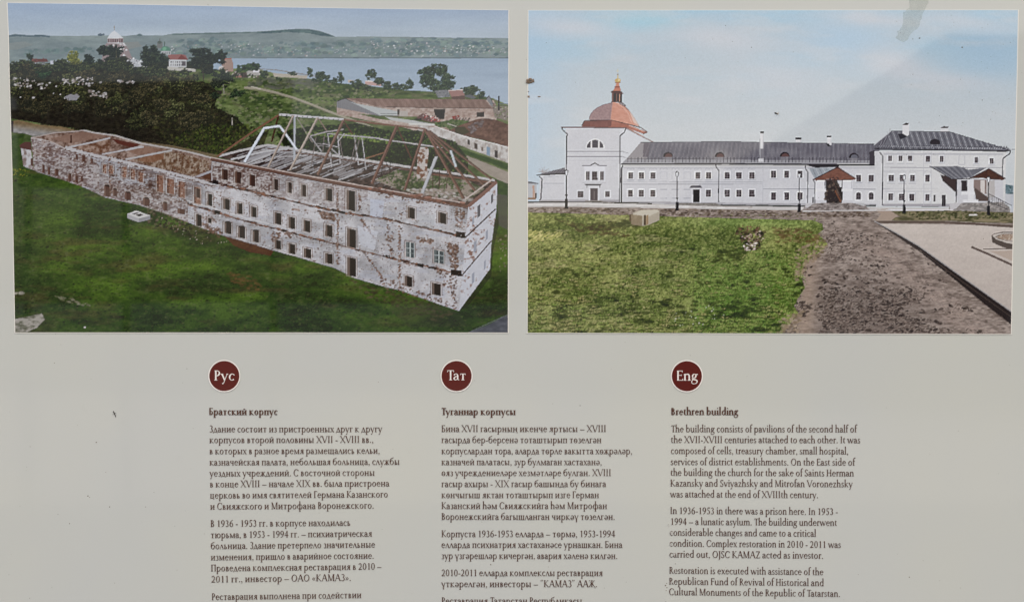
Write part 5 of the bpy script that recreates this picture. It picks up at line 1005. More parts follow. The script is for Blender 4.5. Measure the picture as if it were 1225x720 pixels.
        if ch == 'j': s.stem(26, -20, 100, 0, 2); s.crv([(26, -18), (24, -48), (2, -50)], S*.9, H, 5); s.dot(25, 140, 12.5); return 50
        if ch == 'k': s.stem(24, 0, 172, 1, 2); s.dg(26, 42, 76, 100, H); s.dg(42, 56, 90, 0, S); s.foot(76, 100, .8, .8, H, 0); s.bx(84, 0, 106, s.st); return 104
        if ch == 'l': s.stem(26, 0, 172, 1, 2); return 51
        if ch == 'm': s.stem(24, 0, 100, 1, 2); s.arch(24, 80, 100); s.arch(80, 136, 100); return 160
        if ch == 'n': s.stem(24, 0, 100, 1, 2); s.arch(24, 84, 100); return 108
        if ch == 'o': s.ring(52, 100, 44); return 104
        if ch == 'ө': s.ring(52, 100, 44); s.bx(18, 45, 86, 45+H*.9); return 104
        if ch == 'p': s.stem(24, -56, 100, 1, 2); s.arc(58, 50, 44, 52, -140, 140, n=20); return 110
        if ch == 'q': s.stem(84, -56, 100, 1, 0); s.arc(52, 50, 44, 52, 40, 320, n=20); return 110
        if ch == 'r': s.stem(26, 0, 100, 1, 2); s.crv([(26, 68), (40, 98), (60, 94)], H, H*1.6, 6); s.dot(63, 90, 9); return 70
        if ch == 's': s.arc(36, 74, 26, 28, 40, 262, n=12, tilt=30, S=S*.85); s.arc(36, 27, 29, 29, 84, -150, n=12, tilt=30, S=S*.85); s.dg(61, 98, 62, 78, 6); s.dg(7, 24, 8, 4, 6); return 72
        if ch == 't': s.bx(26-S/2, 18, 26+S/2, 100); s.o.append([(6, 92), (26-S/2, 104), (26+S/2, 126), (26+S/2, 92)]); s.bx(8, 92, 58, 92+H*.8); s.crv([(26, 22), (26, 0), (56, 10)], S, H, 6); return 62
        if ch == 'u': s.bx(22-S/2, 30, 22+S/2, 98); s.o.append([(0, 92), (22-S/2, 88), (22+S/2, 100), (20, 100)]); s.crv([(22, 34), (22, 0), (48, 4)], S, H*1.5, 6); s.crv([(46, 4), (64, 6), (82, 26)], H*1.5, H, 4); s.stem(82, 2, 100, 0, 0); s.o.append([(60, 92), (82-S/2, 88), (82+S/2, 100), (80, 100)]); s.bx(82, 0, 104, 8); return 108
        if ch == 'v': s.dg(14, 100, 48, 0, S); s.dg(84, 100, 52, 0, H); s.foot(14, 100, .9, .8, S, 0); s.foot(84, 100, .9, .8, H, 0); return 96
        if ch == 'w': s.dg(14, 100, 44, 0, S); s.dg(74, 100, 48, 0, H); s.dg(74, 100, 106, 0, S); s.dg(138, 100, 110, 0, H); s.foot(14, 100, .9, .8, S, 0); s.foot(138, 100, .9, .8, H, 0); return 150
        if ch == 'x': s.dg(16, 100, 78, 0, S); s.dg(76, 100, 16, 0, H); s.foot(18, 100, .8, .8, S, 0); s.foot(76, 100, .8, .8, H, 0); s.foot(16, 0, .8, .8, H); s.foot(78, 0, .8, .8, S); return 94
        if ch == 'y': s.dg(14, 100, 50, 2, S); s.dg(86, 100, 34, -48, H); s.dot(24, -48, 9); s.ln(24, -52, 38, -44, H); s.foot(14, 100, .9, .8, S, 0); s.foot(86, 100, .9, .8, H, 0); return 98
        if ch == 'ү': s.dg(14, 100, 50, 8, S); s.dg(86, 100, 54, 8, H); s.bx(51-S/2, -52, 51+S/2, 12); s.foot(14, 100, .9, .8, S, 0); s.foot(86, 100, .9, .8, H, 0); return 98
        if ch == 'z': s.bx(10, 100-H, 74, 100); s.bx(8, 0, 76, H); s.dg(18, 6, 66, 94, S*.9); s.dg(13, 100, 10, 80, 7); s.dg(78, 20, 75, 0, 7); return 84
        # -------- figures (lining) and points
        if ch == '0': s.arc(50, 72, 43, 75, 0, 360, n=24, tilt=0); return 100
        if ch == '1': s.stem(54, 0, 144, 1, 0); s.dg(24, 122, 54, 144, H); return 96
        if ch == '2': s.arc(46, 104, 36, 43, 160, -40, n=14, tilt=0); s.crv([(74, 80), (56, 40), (12, 6)], S*.8, H*1.3, 6); s.bx(10, 0, 88, S*.75); return 100
        if ch == '3': s.arc(44, 110, 32, 37, 150, -90, n=12, tilt=0); s.arc(42, 40, 40, 43, 90, -140, n=14, tilt=0); return 96
        if ch == '4': s.bx(66-S/2, 0, 66+S/2, 146); s.bx(6, 38, 98, 38+H*1.1); s.dg(10, 44, 62, 144, H); s.foot(66, 0, .6, .6); return 102
        if ch == '5': s.arc(42, 44, 42, 47, 100, -140, n=16, tilt=0); s.dg(28, 84, 34, 144, H); s.bx(30, 144-S*.75, 86, 146); return 96
        if ch == '6': s.arc(50, 44, 42, 47, 0, 360, n=22, tilt=0); s.crv([(17, 40), (12, 118), (84, 148)], S*.9, H, 7); return 100
        if ch == '9': s.arc(50, 102, 42, 46, 0, 360, n=22, tilt=0); s.crv([(83, 106), (88, 28), (18, -2)], S*.9, H, 7); return 100
        if ch == '.': s.dot(24, 9, 12.5); return 48
        if ch == ',': s.dot(24, 9, 12.5); s.crv([(33, 10), (34, -14), (12, -30)], 9, 5, 4); return 48
        if ch == '-': s.bx(8, 38, 56, 38+H*1.5); return 64
        if ch == '–': s.bx(4, 40, 108, 40+H*1.1); return 112
        if ch in '«»':
            for q in (0, 34):
                if ch == '«': s.ln(12+q, 48, 40+q, 84, H); s.ln(12+q, 50, 40+q, 14, H)
                else: s.ln(40+q, 48, 12+q, 84, H); s.ln(40+q, 50, 12+q, 14, H)
            return 88
        if ch in '“”':
            for q in (0, 32): s.dot(20+q, 138 if ch == '“' else 152, 10); s.ln(13+q if ch == '“' else 28+q, 140 if ch == '“' else 150, 27+q if ch == '“' else 12+q, 164 if ch == '“' else 124, 7)
            return 76
        if ch == ' ': return 41
        print('no glyph', ch); return 60

def text_width(G, t):
    x = 0
    for i, c in enumerate(t): x += G.get(c)[1] + KERN.get(t[i:i+2], 0)
    return x
KERN = {'Th': -14, 'Ту': -22, 'Ta': -22, 'Та': -22, 'Ка': -6, 'Vo': -14, 'Ко': -6, 'Ге': -10, 'AM': -4, 'XV': -8, 'VI': -8}

def letter_line(name, G, txt, x0, x1, y, size, mat, parent, slope=0.0, depth=.0022, label=None):
    """set one printed line from x0 to x1 on baseline y; size = x height in mm"""
    w = text_width(G, txt) - 10; kx = (x1-x0)/w; ky = size/100.0
    V, F = [], []; pen = -4.0; n = 0
    for i, c in enumerate(txt):
        polys, adv = G.get(c)
        for p in polys:
            n = (n+1) % 16; b = len(V)
            for (px, py) in p:
                X = x0+(pen+px)*kx; Y = y-py*ky + slope*(X-x0)
                wx, wz = W(X, Y); V.append((wx, -depth-n*4e-6, wz))
            # keep every face turned towards the reader
            a = sum(p[k-1][0]*p[k][1]-p[k][0]*p[k-1][1] for k in range(len(p)))
            F.append(list(range(b, b+len(p))) if a > 0 else list(range(b+len(p)-1, b-1, -1)))
        pen += adv + KERN.get(txt[i:i+2], 0)
    o = mesh(name, V, F, mat, parent)
    if label: o['label'] = label
    return o

# ------------------------------------------------------------------
#  materials of the board
# ------------------------------------------------------------------
GLOSS = dict(rough=.07, spec=.5)

def board_material():
    m, n, l, b = nodes('laminated_board')
    co = n.new('ShaderNodeTexCoord')
    fine = n.new('ShaderNodeTexNoise'); fine.inputs['Scale'].default_value = 900; fine.inputs['Detail'].default_value = 2
    soft = n.new('ShaderNodeTexNoise'); soft.inputs['Scale'].default_value = 3.2; soft.inputs['Detail'].default_value = 3
    dirt = n.new('ShaderNodeTexNoise'); dirt.inputs['Scale'].default_value = 26; dirt.inputs['Detail'].default_value = 8; dirt.inputs['Roughness'].default_value = .7
    for t in (fine, soft, dirt): l.new(co.outputs['Object'], t.inputs['Vector'])
    r1 = n.new('ShaderNodeMapRange'); r1.inputs[1].default_value = .3; r1.inputs[2].default_value = .7; r1.inputs[3].default_value = .985; r1.inputs[4].default_value = 1.015; l.new(fine.outputs[0], r1.inputs[0])
    mx = n.new('ShaderNodeMix'); mx.data_type = 'RGBA'; mx.inputs[6].default_value = BOARD_A; mx.inputs[7].default_value = BOARD_B
    r2 = n.new('ShaderNodeMapRange'); r2.inputs[1].default_value = .35; r2.inputs[2].default_value = .65; l.new(soft.outputs[0], r2.inputs[0]); l.new(r2.outputs[0], mx.inputs[0])
    r3 = n.new('ShaderNodeMapRange'); r3.inputs[1].default_value = .62; r3.inputs[2].default_value = .85; r3.inputs[3].default_value = 1.0; r3.inputs[4].default_value = .93; l.new(dirt.outputs[0], r3.inputs[0])
    mu = n.new('ShaderNodeMath'); mu.operation = 'MULTIPLY'; l.new(r1.outputs[0], mu.inputs[0]); l.new(r3.outputs[0], mu.inputs[1])
    sc = n.new('ShaderNodeVectorMath'); sc.operation = 'SCALE'; l.new(mx.outputs[2], sc.inputs[0]); l.new(mu.outputs[0], sc.inputs['Scale'])
    l.new(sc.outputs[0], b.inputs['Base Color']); b.inputs['Specular IOR Level'].default_value = .62
    rr = n.new('ShaderNodeMapRange'); rr.inputs[1].default_value = .3; rr.inputs[2].default_value = .8; rr.inputs[3].default_value = .03; rr.inputs[4].default_value = .10; l.new(dirt.outputs[0], rr.inputs[0]); l.new(rr.outputs[0], b.inputs['Roughness'])
    wav = n.new('ShaderNodeTexNoise'); wav.inputs['Scale'].default_value = 5; wav.inputs['Detail'].default_value = 1; l.new(co.outputs['Object'], wav.inputs['Vector'])
    bp = n.new('ShaderNodeBump'); bp.inputs['Strength'].default_value = .12; bp.inputs['Distance'].default_value = .002; l.new(wav.outputs[0], bp.inputs['Height']); l.new(bp.outputs[0], b.inputs['Normal'])
    return m
BOARD_A = (.484, .496, .456, 1); BOARD_B = (.466, .483, .466, 1)

def ink_material(name):
    m, n, l, b = nodes(name)
    at = n.new('ShaderNodeAttribute'); at.attribute_name = 'ink'; co = n.new('ShaderNodeTexCoord')
    g = n.new('ShaderNodeTexNoise'); g.inputs['Scale'].default_value = 700; g.inputs['Detail'].default_value = 3; l.new(co.outputs['Object'], g.inputs['Vector'])
    r = n.new('ShaderNodeMapRange'); r.inputs[1].default_value = .3; r.inputs[2].default_value = .7; r.inputs[3].default_value = .95; r.inputs[4].default_value = 1.05; l.new(g.outputs[0], r.inputs[0])
    sc = n.new('ShaderNodeVectorMath'); sc.operation = 'SCALE'; l.new(at.outputs['Color'], sc.inputs[0]); l.new(r.outputs[0], sc.inputs['Scale'])
    l.new(sc.outputs[0], b.inputs['Base Color']); b.inputs['Roughness'].default_value = .028; b.inputs['Specular IOR Level'].default_value = .62
    wav = n.new('ShaderNodeTexNoise'); wav.inputs['Scale'].default_value = 4; wav.inputs['Detail'].default_value = 1; l.new(co.outputs['Object'], wav.inputs['Vector'])
    bp = n.new('ShaderNodeBump'); bp.inputs['Strength'].default_value = .12; bp.inputs['Distance'].default_value = .002; l.new(wav.outputs[0], bp.inputs['Height']); l.new(bp.outputs[0], b.inputs['Normal'])
    return m

M_board = board_material()
M_ink = ink_material('photographic_ink')
M_paper = mat_plain('print_paper_edge', (.66, .65, .60), .5, .03)
M_type = mat_plain('brown_lettering_ink', (.075, .032, .021), .12, .15, 300)
M_badge = mat_plain('maroon_ink', (.088, .013, .009), .07, .06, 200)
M_white = mat_plain('white_ink', (.74, .70, .66), .1, .03, 200)
M_grain = mat_plain('alu_frame', (.45, .45, .46), .35, .1, 60, .9)

# ------------------------------------------------------------------
#  the information board
# ------------------------------------------------------------------
board = bpy.data.objects.new('information_board', None); C_.objects.link(board); board.empty_display_size = .2
tag(board, 'pale grey information board with two large colour photographs above three columns of brown text', 'information board')

def slab(name, x0, y0, x1, y1, front, back, mat, parent, bev=.0015):
    bm = bmesh.new(); bmesh.ops.create_cube(bm, size=1)
    (ax, az), (bx_, bz) = W(x0, y0), W(x1, y1)
    for v in bm.verts:
        v.co = ((ax+bx_)/2+v.co.x*(bx_-ax), (-front-back)/2+v.co.y*(back-front)*-1 if False else (-(front)+(-back))/2+v.co.y*abs(front-back), (az+bz)/2+v.co.z*(az-bz))
    bmesh.ops.bevel(bm, geom=bm.edges[:], offset=bev, segments=2, affect='EDGES')
    me = bpy.data.meshes.new(name); bm.to_mesh(me); bm.free(); return link(name, me, mat, parent)
slab('panel', -110, -90, 1335, 980, 0.0, -.018, M_board, board)

# print outlines as they lie on the board (edges are not quite straight: the sheets were hand laid)
def interp(t, P): return np.interp(t, [p[0] for p in P], [p[1] for p in P])
LP = dict(xl=[(0, 9.0), (.1, 10.6), (.25, 11.9), (.5, 14.8), (.75, 16.4), (1, 18.2)], xr=[(0, 608.2), (1, 607.5)], yt=[(0, 3.8), (.25, 5.8), (.5, 8.6), (.75, 11.0), (1, 12.6)], yb=[(0, 397.5), (1, 397.6)])
RP = dict(xl=[(0, 632.2), (1, 631.2)], xr=[(0, 1217.8), (.2, 1216.3), (.48, 1213.9), (.75, 1211), (1, 1209.3)], yt=[(0, 12.8), (1, 12.4)], yb=[(0, 398.0), (1, 399.4)])

def place(D, u, v):
    yt = interp(u, D['yt']); yb = interp(u, D['yb']); y = yt+(yb-yt)*v
    xl = interp(v, D['xl']); xr = interp(v, D['xr']); x = xl+(xr-xl)*u
    return x, y

def components(ids):
    """number the connected patches of equal id"""
    n = ids.size; lab = np.arange(n).reshape(ids.shape)
    hz = ids[:, 1:] == ids[:, :-1]; vt = ids[1:] == ids[:-1]
    d1 = (ids[1:, 1:] == ids[:-1, :-1]); d2 = (ids[1:, :-1] == ids[:-1, 1:])
    while True:
        old = lab.copy()
        for m, A, B in ((hz, np.s_[:, 1:], np.s_[:, :-1]), (vt, np.s_[1:], np.s_[:-1]), (d1, np.s_[1:, 1:], np.s_[:-1, :-1]), (d2, np.s_[1:, :-1], np.s_[:-1, 1:])):
            lo = np.where(m, np.minimum(lab[A], lab[B]), 0); lab[A] = np.where(m, lo, lab[A]); lab[B] = np.where(m, np.minimum(lab[B], lo), lab[B])
        f = lab.ravel()
        for _ in range(3): f = np.minimum(f, f[f])
        lab = f.reshape(ids.shape)
        if (lab == old).all(): break
    return np.unique(lab, return_inverse=True)[1].reshape(ids.shape)

def make_print(D, canvas, idnames, label, gain, lift, sat, sharp=.6):
    root = bpy.data.objects.new('photo_print', None); C_.objects.link(root); root.parent = board; root['label'] = label
    cell = .92; NU = int(600/cell); NV = int(390/cell)
    U, Vv = np.meshgrid(np.linspace(0, 1, NU+1), np.linspace(0, 1, NV+1))
    X, Y = place(D, U, Vv)
    # colours: mean of a small window of the painter's canvas
    c = canvas.c; k = SS
    pad = np.pad(c, ((1, 1), (1, 1), (0, 0)), 'edge'); acc = np.zeros_like(c); wts = ((1, 2, 1), (2, 4, 2), (1, 2, 1))
    for a in range(3):
        for b in range(3): acc += pad[a:a+c.shape[0], b:b+c.shape[1]]*wts[a][b]/16.0
    cs_ = np.cumsum(np.cumsum(np.pad(acc, ((5, 4), (5, 4), (0, 0)), 'edge'), 0), 1); R = 9
    blur = (cs_[R:, R:]-cs_[:-R, R:]-cs_[R:, :-R]+cs_[:-R, :-R])/R**2
    acc = np.clip(acc+sharp*(acc-blur), 0, 255)
    ix = np.clip(((X-canvas.x0)*SS).astype(int), 0, canvas.W-1); iy = np.clip(((Y-canvas.y0)*SS).astype(int), 0, canvas.H-1)
    px = acc[iy, ix]
    g = px.mean(-1, keepdims=True); px = g+(px-g)*sat
    lin = srgb(np.clip(px, 0, 255)); lf = (.014+lift*step(Y, 160, 60))[..., None]      # the gloss adds this much back
    alb = np.clip(np.maximum(lin-lf, lin*.55)*gain, .004, .9)
    wx = (X-612.5)/1000; wz = BOARD_Z+(360-Y)/1000
    P = np.stack([wx, np.full_like(wx, -.0007), wz], -1).reshape(-1, 3)
    cols = np.concatenate([alb.reshape(-1, 3), np.ones((P.shape[0], 1))], 1)
    i0 = (np.arange(NV)[:, None]*(NU+1)+np.arange(NU)[None]).ravel()
    quads = np.stack([i0+NU+1, i0+NU+2, i0+1, i0], 1)
    cx = (X[:-1, :-1]+X[1:, 1:])/2; cy = (Y[:-1, :-1]+Y[1:, 1:])/2
    jx = np.clip(((cx-canvas.x0)*SS).astype(int), 0, canvas.W-1); jy = np.clip(((cy-canvas.y0)*SS).astype(int), 0, canvas.H-1)
    ids = canvas.i[jy, jx]
    comp = components(ids).ravel(); ids = ids.ravel()
    cnt = np.bincount(comp); first = np.full(len(cnt), -1); first[comp] = ids
    jobs = []
    for q, nm in enumerate(idnames):
        cs = [c for c in np.nonzero((first == q) & (cnt >= 16))[0]]
        cs.sort(key=lambda c: -cnt[c]); cs = cs[:150]
        m = first == q; m[cs] = False
        for c in cs: jobs.append((nm, comp == c, None))
        rest = m[comp]
        if rest.any(): jobs.append((nm, rest, 'stuff'))
    for nm, sel, kind in jobs:
        f = quads[sel]
        used, inv = np.unique(f, return_inverse=True); inv = inv.reshape(f.shape)
        me = bpy.data.meshes.new(nm)
        me.vertices.add(len(used)); me.vertices.foreach_set('co', P[used].astype(np.float32).ravel())
        me.loops.add(f.size); me.loops.foreach_set('vertex_index', inv.astype(np.int32).ravel())
        me.polygons.add(len(f)); me.polygons.foreach_set('loop_start', (np.arange(len(f))*4).astype(np.int32))
        me.update(calc_edges=True)
        at = me.color_attributes.new('ink', 'FLOAT_COLOR', 'POINT'); at.data.foreach_set('color', cols[used].astype(np.float32).ravel())
        o = link(nm, me, M_ink, root)
        if kind: o['kind'] = kind
    # the sheet the picture is printed on: a hair larger than the picture, its pale cut edge shows
    V, F = [], []; N = 24; ring = []
    for a in range(N): ring.append((a/N, 0))
    for a in range(N): ring.append((1, a/N))
    for a in range(N): ring.append((1-a/N, 1))
    for a in range(N): ring.append((0, 1-a/N))
    for dep, gr in ((-.0001, 1.25), (-.00052, 1.1), (-.0006, .7)):
        for (u, v) in ring:
            x, y = place(D, u, v); x += (gr if u == 1 else -gr if u == 0 else 0); y += (gr*1.0 if v == 1 else -gr*.3 if v == 0 else 0)
            a_, b_ = W(float(x), float(y)); V.append((a_, dep, b_))
    n = len(ring)
    for q in range(2):
        for a in range(n): F.append((q*n+a, q*n+(a+1) % n, (q+1)*n+(a+1) % n, (q+1)*n+a))
    F.append([2*n+a for a in range(n)][::-1])
    mesh('paper_sheet', V, F, M_paper, root)
    return root

make_print(LP, paint_left(), LEFT_IDS, 'left photograph of a ruined three storey building with bare roof frame on a green lawn', INK_GAIN, INK_LIFT_L, .94)
make_print(RP, paint_right(), RIGHT_IDS, 'right photograph of the restored long white building with copper dome behind grass and bare soil', INK_GAIN, INK_LIFT_R, .93)

# language badges ------------------------------------------------
G_reg = Glyphs(20.5, 10.5); G_bold = Glyphs(32, 14); G_big = Glyphs(21, 9)
def disc(name, cx, cy, r, depth, mat, parent, n=64, r_in=0):
    V, F = [], []
    for k in range(n):
        a = 2*math.pi*k/n
        for rr in ((r, r_in) if r_in else (r,)):
            x, z = W(cx+rr*math.cos(a), cy+rr*math.sin(a)); V.append((x, -depth, z))
    if r_in: F = [(2*k, 2*k+1, 2*((k+1) % n)+1, 2*((k+1) % n)) for k in range(n)]
    else: F = [list(range(n))[::-1]]
    o = mesh(name, V, F, mat, parent)
    bm = bmesh.new(); bm.from_mesh(o.data); bmesh.ops.recalc_face_normals(bm, faces=bm.faces)
    if bm.faces[:][0].normal.y > 0: bmesh.ops.reverse_faces(bm, faces=bm.faces[:])
    bm.to_mesh(o.data); bm.free(); return o
for cx, cy, t, x0, x1, base, lb in [(268.3, 449.6, 'Рус', 256.2, 280.6, 454.8, 'maroon disc lettered Рус'), (546.2, 449.6, 'Тат', 534.6, 557.6, 454.6, 'maroon disc lettered Тат'), (821.7, 449.8, 'Eng', 809.2, 834.6, 455.0, 'maroon disc lettered Eng')]:
    b = bpy.data.objects.new('language_badge', None); C_.objects.link(b); b.parent = board; b['label'] = lb
    disc('badge_ring', cx, cy, 19.3, .0006, M_white, b, 72, 18.0); disc('badge_disc', cx, cy, 18.05, .0005, M_badge, b, 72)
    letter_line('badge_lettering', G_big, t, x0, x1, base, 7.9, M_white, b, 0, .0008)

# text -----------------------------------------------------------
RUS = ('Братский корпус', 250, 332, 496.2, [
 ('Здание состоит из пристроенных друг к другу', 250.4, 457.0, 516.8), ('корпусов второй половины XVII - XVIII вв.,', 250.4, 446.9, 529.7), ('в которых в разное время размещались кельи,', 250.5, 454.4, 543.0),
 ('казначейская палата, небольшая больница, службы', 250.6, 478.0, 556.4), ('уездных учреждений. С восточной стороны', 250.8, 448.2, 569.6), ('в конце XVIII – начале XIX вв. была пристроена', 251.0, 465.6, 582.6),
 ('церковь во имя святителей Германа Казанского', 251.2, 464.0, 595.9), ('и Свияжского и Митрофана Воронежского.', 251.4, 447.3, 609.2), ('В 1936 - 1953 гг. в корпусе находилась', 251.8, 419.3, 629.8),
 ('тюрьма, в 1953 - 1994 гг. – психиатрическая', 252.0, 445.0, 643.2), ('больница. Здание претерпело значительные', 252.1, 448.6, 656.4), ('изменения, пришло в аварийное состояние.', 252.2, 447.3, 669.8),
 ('Проведена комплексная реставрация в 2010 –', 252.4, 456.4, 683.0), ('2011 гг., инвестор – ОАО «КАМАЗ».', 252.7, 420.0, 696.2), ('Реставрация выполнена при содействии', 253.2, 432.3, 717.2)])
TAT = ('Туганнар корпусы', 528, 616.8, 496.2, [
 ('Бина XVII гасырның икенче яртысы – XVIII', 528.1, 725.1, 516.4), ('гасырда бер-берсенә тоташтырып төзелгән', 528.1, 719.4, 529.6), ('корпуслардан тора, аларда төрле вакытта хөҗрәләр,', 528.1, 756.4, 542.9),
 ('казначей палатасы, зур булмаган хастаханә,', 528.1, 720.0, 556.0), ('өяз учреждениеләре хезмәтләре булган. XVIII', 528.1, 731.0, 569.0), ('гасыр ахыры - XIX гасыр башында бу бинага', 528.1, 725.0, 582.2),
 ('көнчыгыш яктан тоташтырып изге Герман', 528.1, 716.5, 595.4), ('Казанский һәм Свияжскийга һәм Митрофан', 528.1, 726.2, 608.4), ('Воронежскийга багышланган чиркәү төзелгән.', 528.1, 735.7, 621.4),
 ('Корпуста 1936-1953 елларда – төрмә, 1953-1994', 528.1, 736.0, 642.0), ('елларда психиатрия хастаханәсе урнашкан. Бина', 528.0, 744.5, 654.9), ('зур үзгәрешләр кичергән, авария хәленә килгән.', 528.0, 738.8, 668.1),
 ('2010-2011 елларда комплекслы реставрация', 528.1, 721.0, 688.5), ('үткәрелгән, инвесторы – “КАМАЗ” ААҖ.', 528.1, 714.5, 701.7), ('Реставрация Татарстан Республикасы', 528.2, 696.3, 722.0)])
ENG = ('Brethren building', 802.8, 883, 496.2, [
 ('The building consists of pavilions of the second half of', 802.8, 1024.8, 516.6), ('the XVII-XVIII centuries attached to each other. It was', 802.7, 1029.2, 529.4), ('composed of cells, treasury chamber, small hospital,', 802.5, 1015.0, 542.6),
 ('services of district establishments. On the East side of', 802.3, 1022.6, 555.8), ('the building the church for the sake of Saints Herman', 802.2, 1021.5, 568.6), ('Kazansky and Sviyazhsky and Mitrofan Voronezhsky', 802.0, 1020.0, 581.4),
 ('was attached at the end of XVIIIth century.', 801.8, 979.0, 594.5), ('In 1936-1953 in there was a prison here. In 1953 -', 801.6, 1002.5, 614.2), ('1994 – a lunatic asylum. The building underwent', 802.0, 1001.2, 627.2),
 ('considerable changes and came to a critical', 801.2, 976.3, 640.2), ('condition. Complex restoration in 2010 - 2011 was', 801.0, 1006.0, 653.2), ('carried out, OJSC KAMAZ acted as investor.', 800.8, 985.0, 666.2),
 ('Restoration is executed with assistance of the', 800.6, 985.0, 685.6), ('Republican Fund of Revival of Historical and', 800.4, 985.6, 698.6), ('Cultural Monuments of the Republic of Tatarstan.', 800.4, 1005.2, 711.2)])
for (head, hx0, hx1, hy, lines), lb, s0, s1 in [(RUS, 'left column of Russian text', -.001, -.013), (TAT, 'middle column of Tatar text', 0, 0), (ENG, 'right column of English text', .001, .011)]:
    col = bpy.data.objects.new('text_column', None); C_.objects.link(col); col.parent = board; col['label'] = lb
    letter_line('heading', G_bold, head, hx0, hx1, hy, 5.7, M_type, col, 0, .0006)
    for t, x0, x1, y in lines:
        letter_line('text_line', G_reg, t, x0, x1, y, 5.4, M_type, col, s0+(s1-s0)*(y-510)/200, .0006)

# marks left on the board ----------------------------------------
def film_material(name, rgb, alpha):
    m, n, l, b = nodes(name)
    co = n.new('ShaderNodeTexCoord'); t = n.new('ShaderNodeTexNoise'); t.inputs['Scale'].default_value = 120; t.inputs['Detail'].default_value = 6; l.new(co.outputs['Object'], t.inputs['Vector'])
    r = n.new('ShaderNodeMapRange'); r.inputs[1].default_value = .3; r.inputs[2].default_value = .7; r.inputs[3].default_value = alpha*.75; r.inputs[4].default_value = alpha*1.15; l.new(t.outputs[0], r.inputs[0])
    l.new(r.outputs[0], b.inputs['Alpha']); b.inputs['Base Color'].default_value = (*rgb, 1); b.inputs['Roughness'].default_value = .3
    return m
M_smear = film_material('dried_glue_film', (.44, .50, .46), .27)
M_wear = film_material('rubbed_patch', (.50, .49, .46), .75)
rng = random.Random(4)
def flat_patch(name, pts, depth, mat, parent, jit=.5, sub=3):
    P = []
    for k in range(len(pts)):
        a, b = pts[k], pts[(k+1) % len(pts)]
        for q in range(sub):
            t = q/sub; P.append((a[0]+(b[0]-a[0])*t+rng.uniform(-jit, jit), a[1]+(b[1]-a[1])*t+rng.uniform(-jit, jit)))
    V = []
    for x, y in P: a_, b_ = W(x, y); V.append((a_, -depth, b_))
    ar = sum(V[k-1][0]*V[k][2]-V[k][0]*V[k-1][2] for k in range(len(V)))
    f = list(range(len(V)))
    return mesh(name, V, [f if ar > 0 else f[::-1]], mat, parent)
o = flat_patch('glue_smear', [(1086, -12), (1114, -12), (1110, 4), (1107, 10), (1102, 22), (1098, 34), (1090, 41), (1084, 50), (1079, 51), (1072, 46), (1074, 38), (1080, 30), (1081, 16), (1089, 8)], .0009, M_smear, board, .9, 4)
o['label'] = 'greenish glue smear running over the top edge of the right photograph'
for k, (x, y, w, h) in enumerate([(803.5, 637.2, 3.2, 4.6), (802.4, 650.8, 2.2, 3.2), (806.6, 662.6, 2.4, 4.6), (808.0, 682.4, 1.5, 5), (803, 696.6, 1.6, 3.6), (799.8, 628, 1.0, 4)]):
    o = flat_patch('rubbed_spot', [(x-w/2, y-h/2), (x+w/2, y-h/3), (x+w/2, y+h/2), (x-w/3, y+h/2)], .00078, M_wear, board, .35, 3)

# things stuck to the board ---------------------------------------
M_mud = mat_plain('dried_mud', (.24, .18, .13), .9, .45, 700, bump=.5)
M_fly = mat_plain('dark_insect', (.03, .022, .018), .5, .3, 900)
M_wing = film_material('insect_wing', (.45, .38, .30), .45)
M_dirt = mat_plain('dirt_speck', (.10, .075, .05), .9, .4, 600)

def lump(bm, x, y, rx, ry, rz, seed, out=0.0, jag=.35):
    r2 = random.Random(seed); g = bmesh.ops.create_icosphere(bm, subdivisions=2, radius=1.0)
    a, b = W(x, y)
    for v in g['verts']:
        f = 1+r2.uniform(-jag, jag); v.co = (a+v.co.x*rx*f/1000, -out-.0002+v.co.y*rz*f/1000, b+v.co.z*ry*f/1000)
def lumps(name, items, mat, parent=None, **k):
    bm = bmesh.new()
    for q, it in enumerate(items): lump(bm, *it, seed=q+int(it[0]), **k)
    me = bpy.data.meshes.new(name); bm.to_mesh(me); bm.free(); return link(name, me, mat, parent)
o = lumps('mud_clump', [(631.6, 97.0, 2.3, 2.2, 1.6), (634.0, 95.2, 1.9, 1.5, 1.6), (635.6, 98.6, 2.0, 1.2, 1.2), (637.6, 96.4, 1.5, 2.0, .9), (633.2, 99.2, 2.1, 1.2, 1.2), (630.4, 98.6, 1.4, 1.2, .9), (638.6, 98.2, .8, 1.0, .6)], M_mud, out=.0007)
tag(o, 'crumbling brown mud clump stuck on the left edge of the right photograph', 'mud')
for x, y, a, b, lb in [(632.2, 109.8, .8, .5, 'tiny brown crumb on the board right below the mud clump'), (632.4, 115.8, 1.2, 1.4, 'small brown crumb at the picture edge, lowest below the mud clump'), (645.2, 115.8, 2.0, .8, 'flat pale brown flake on the blue sky right of the mud crumbs')]:
    tag(lumps('mud_crumb', [(x, y, a, b, .5)], M_mud, out=.0007), lb, 'mud crumb', 'crumbs below the mud clump')
fly = bpy.data.objects.new('fly', None); C_.objects.link(fly); fa, fb = W(929, 136); fly.location = (fa, -.0008, fb)
tag(fly, 'small dead fly stuck in the pale sky above the long grey roof', 'fly')
def to_local(o, root): o.parent = root; o.matrix_parent_inverse.identity(); o.location = (-root.location.x, -root.location.y, -root.location.z)
b_ = lumps('body', [(927.6, 135.4, 1.3, .9, .8), (928.8, 136.0, 1.1, .8, .8), (930.2, 136.4, 1.0, .7, .6)], M_fly, out=.0008, jag=.12); to_local(b_, fly)
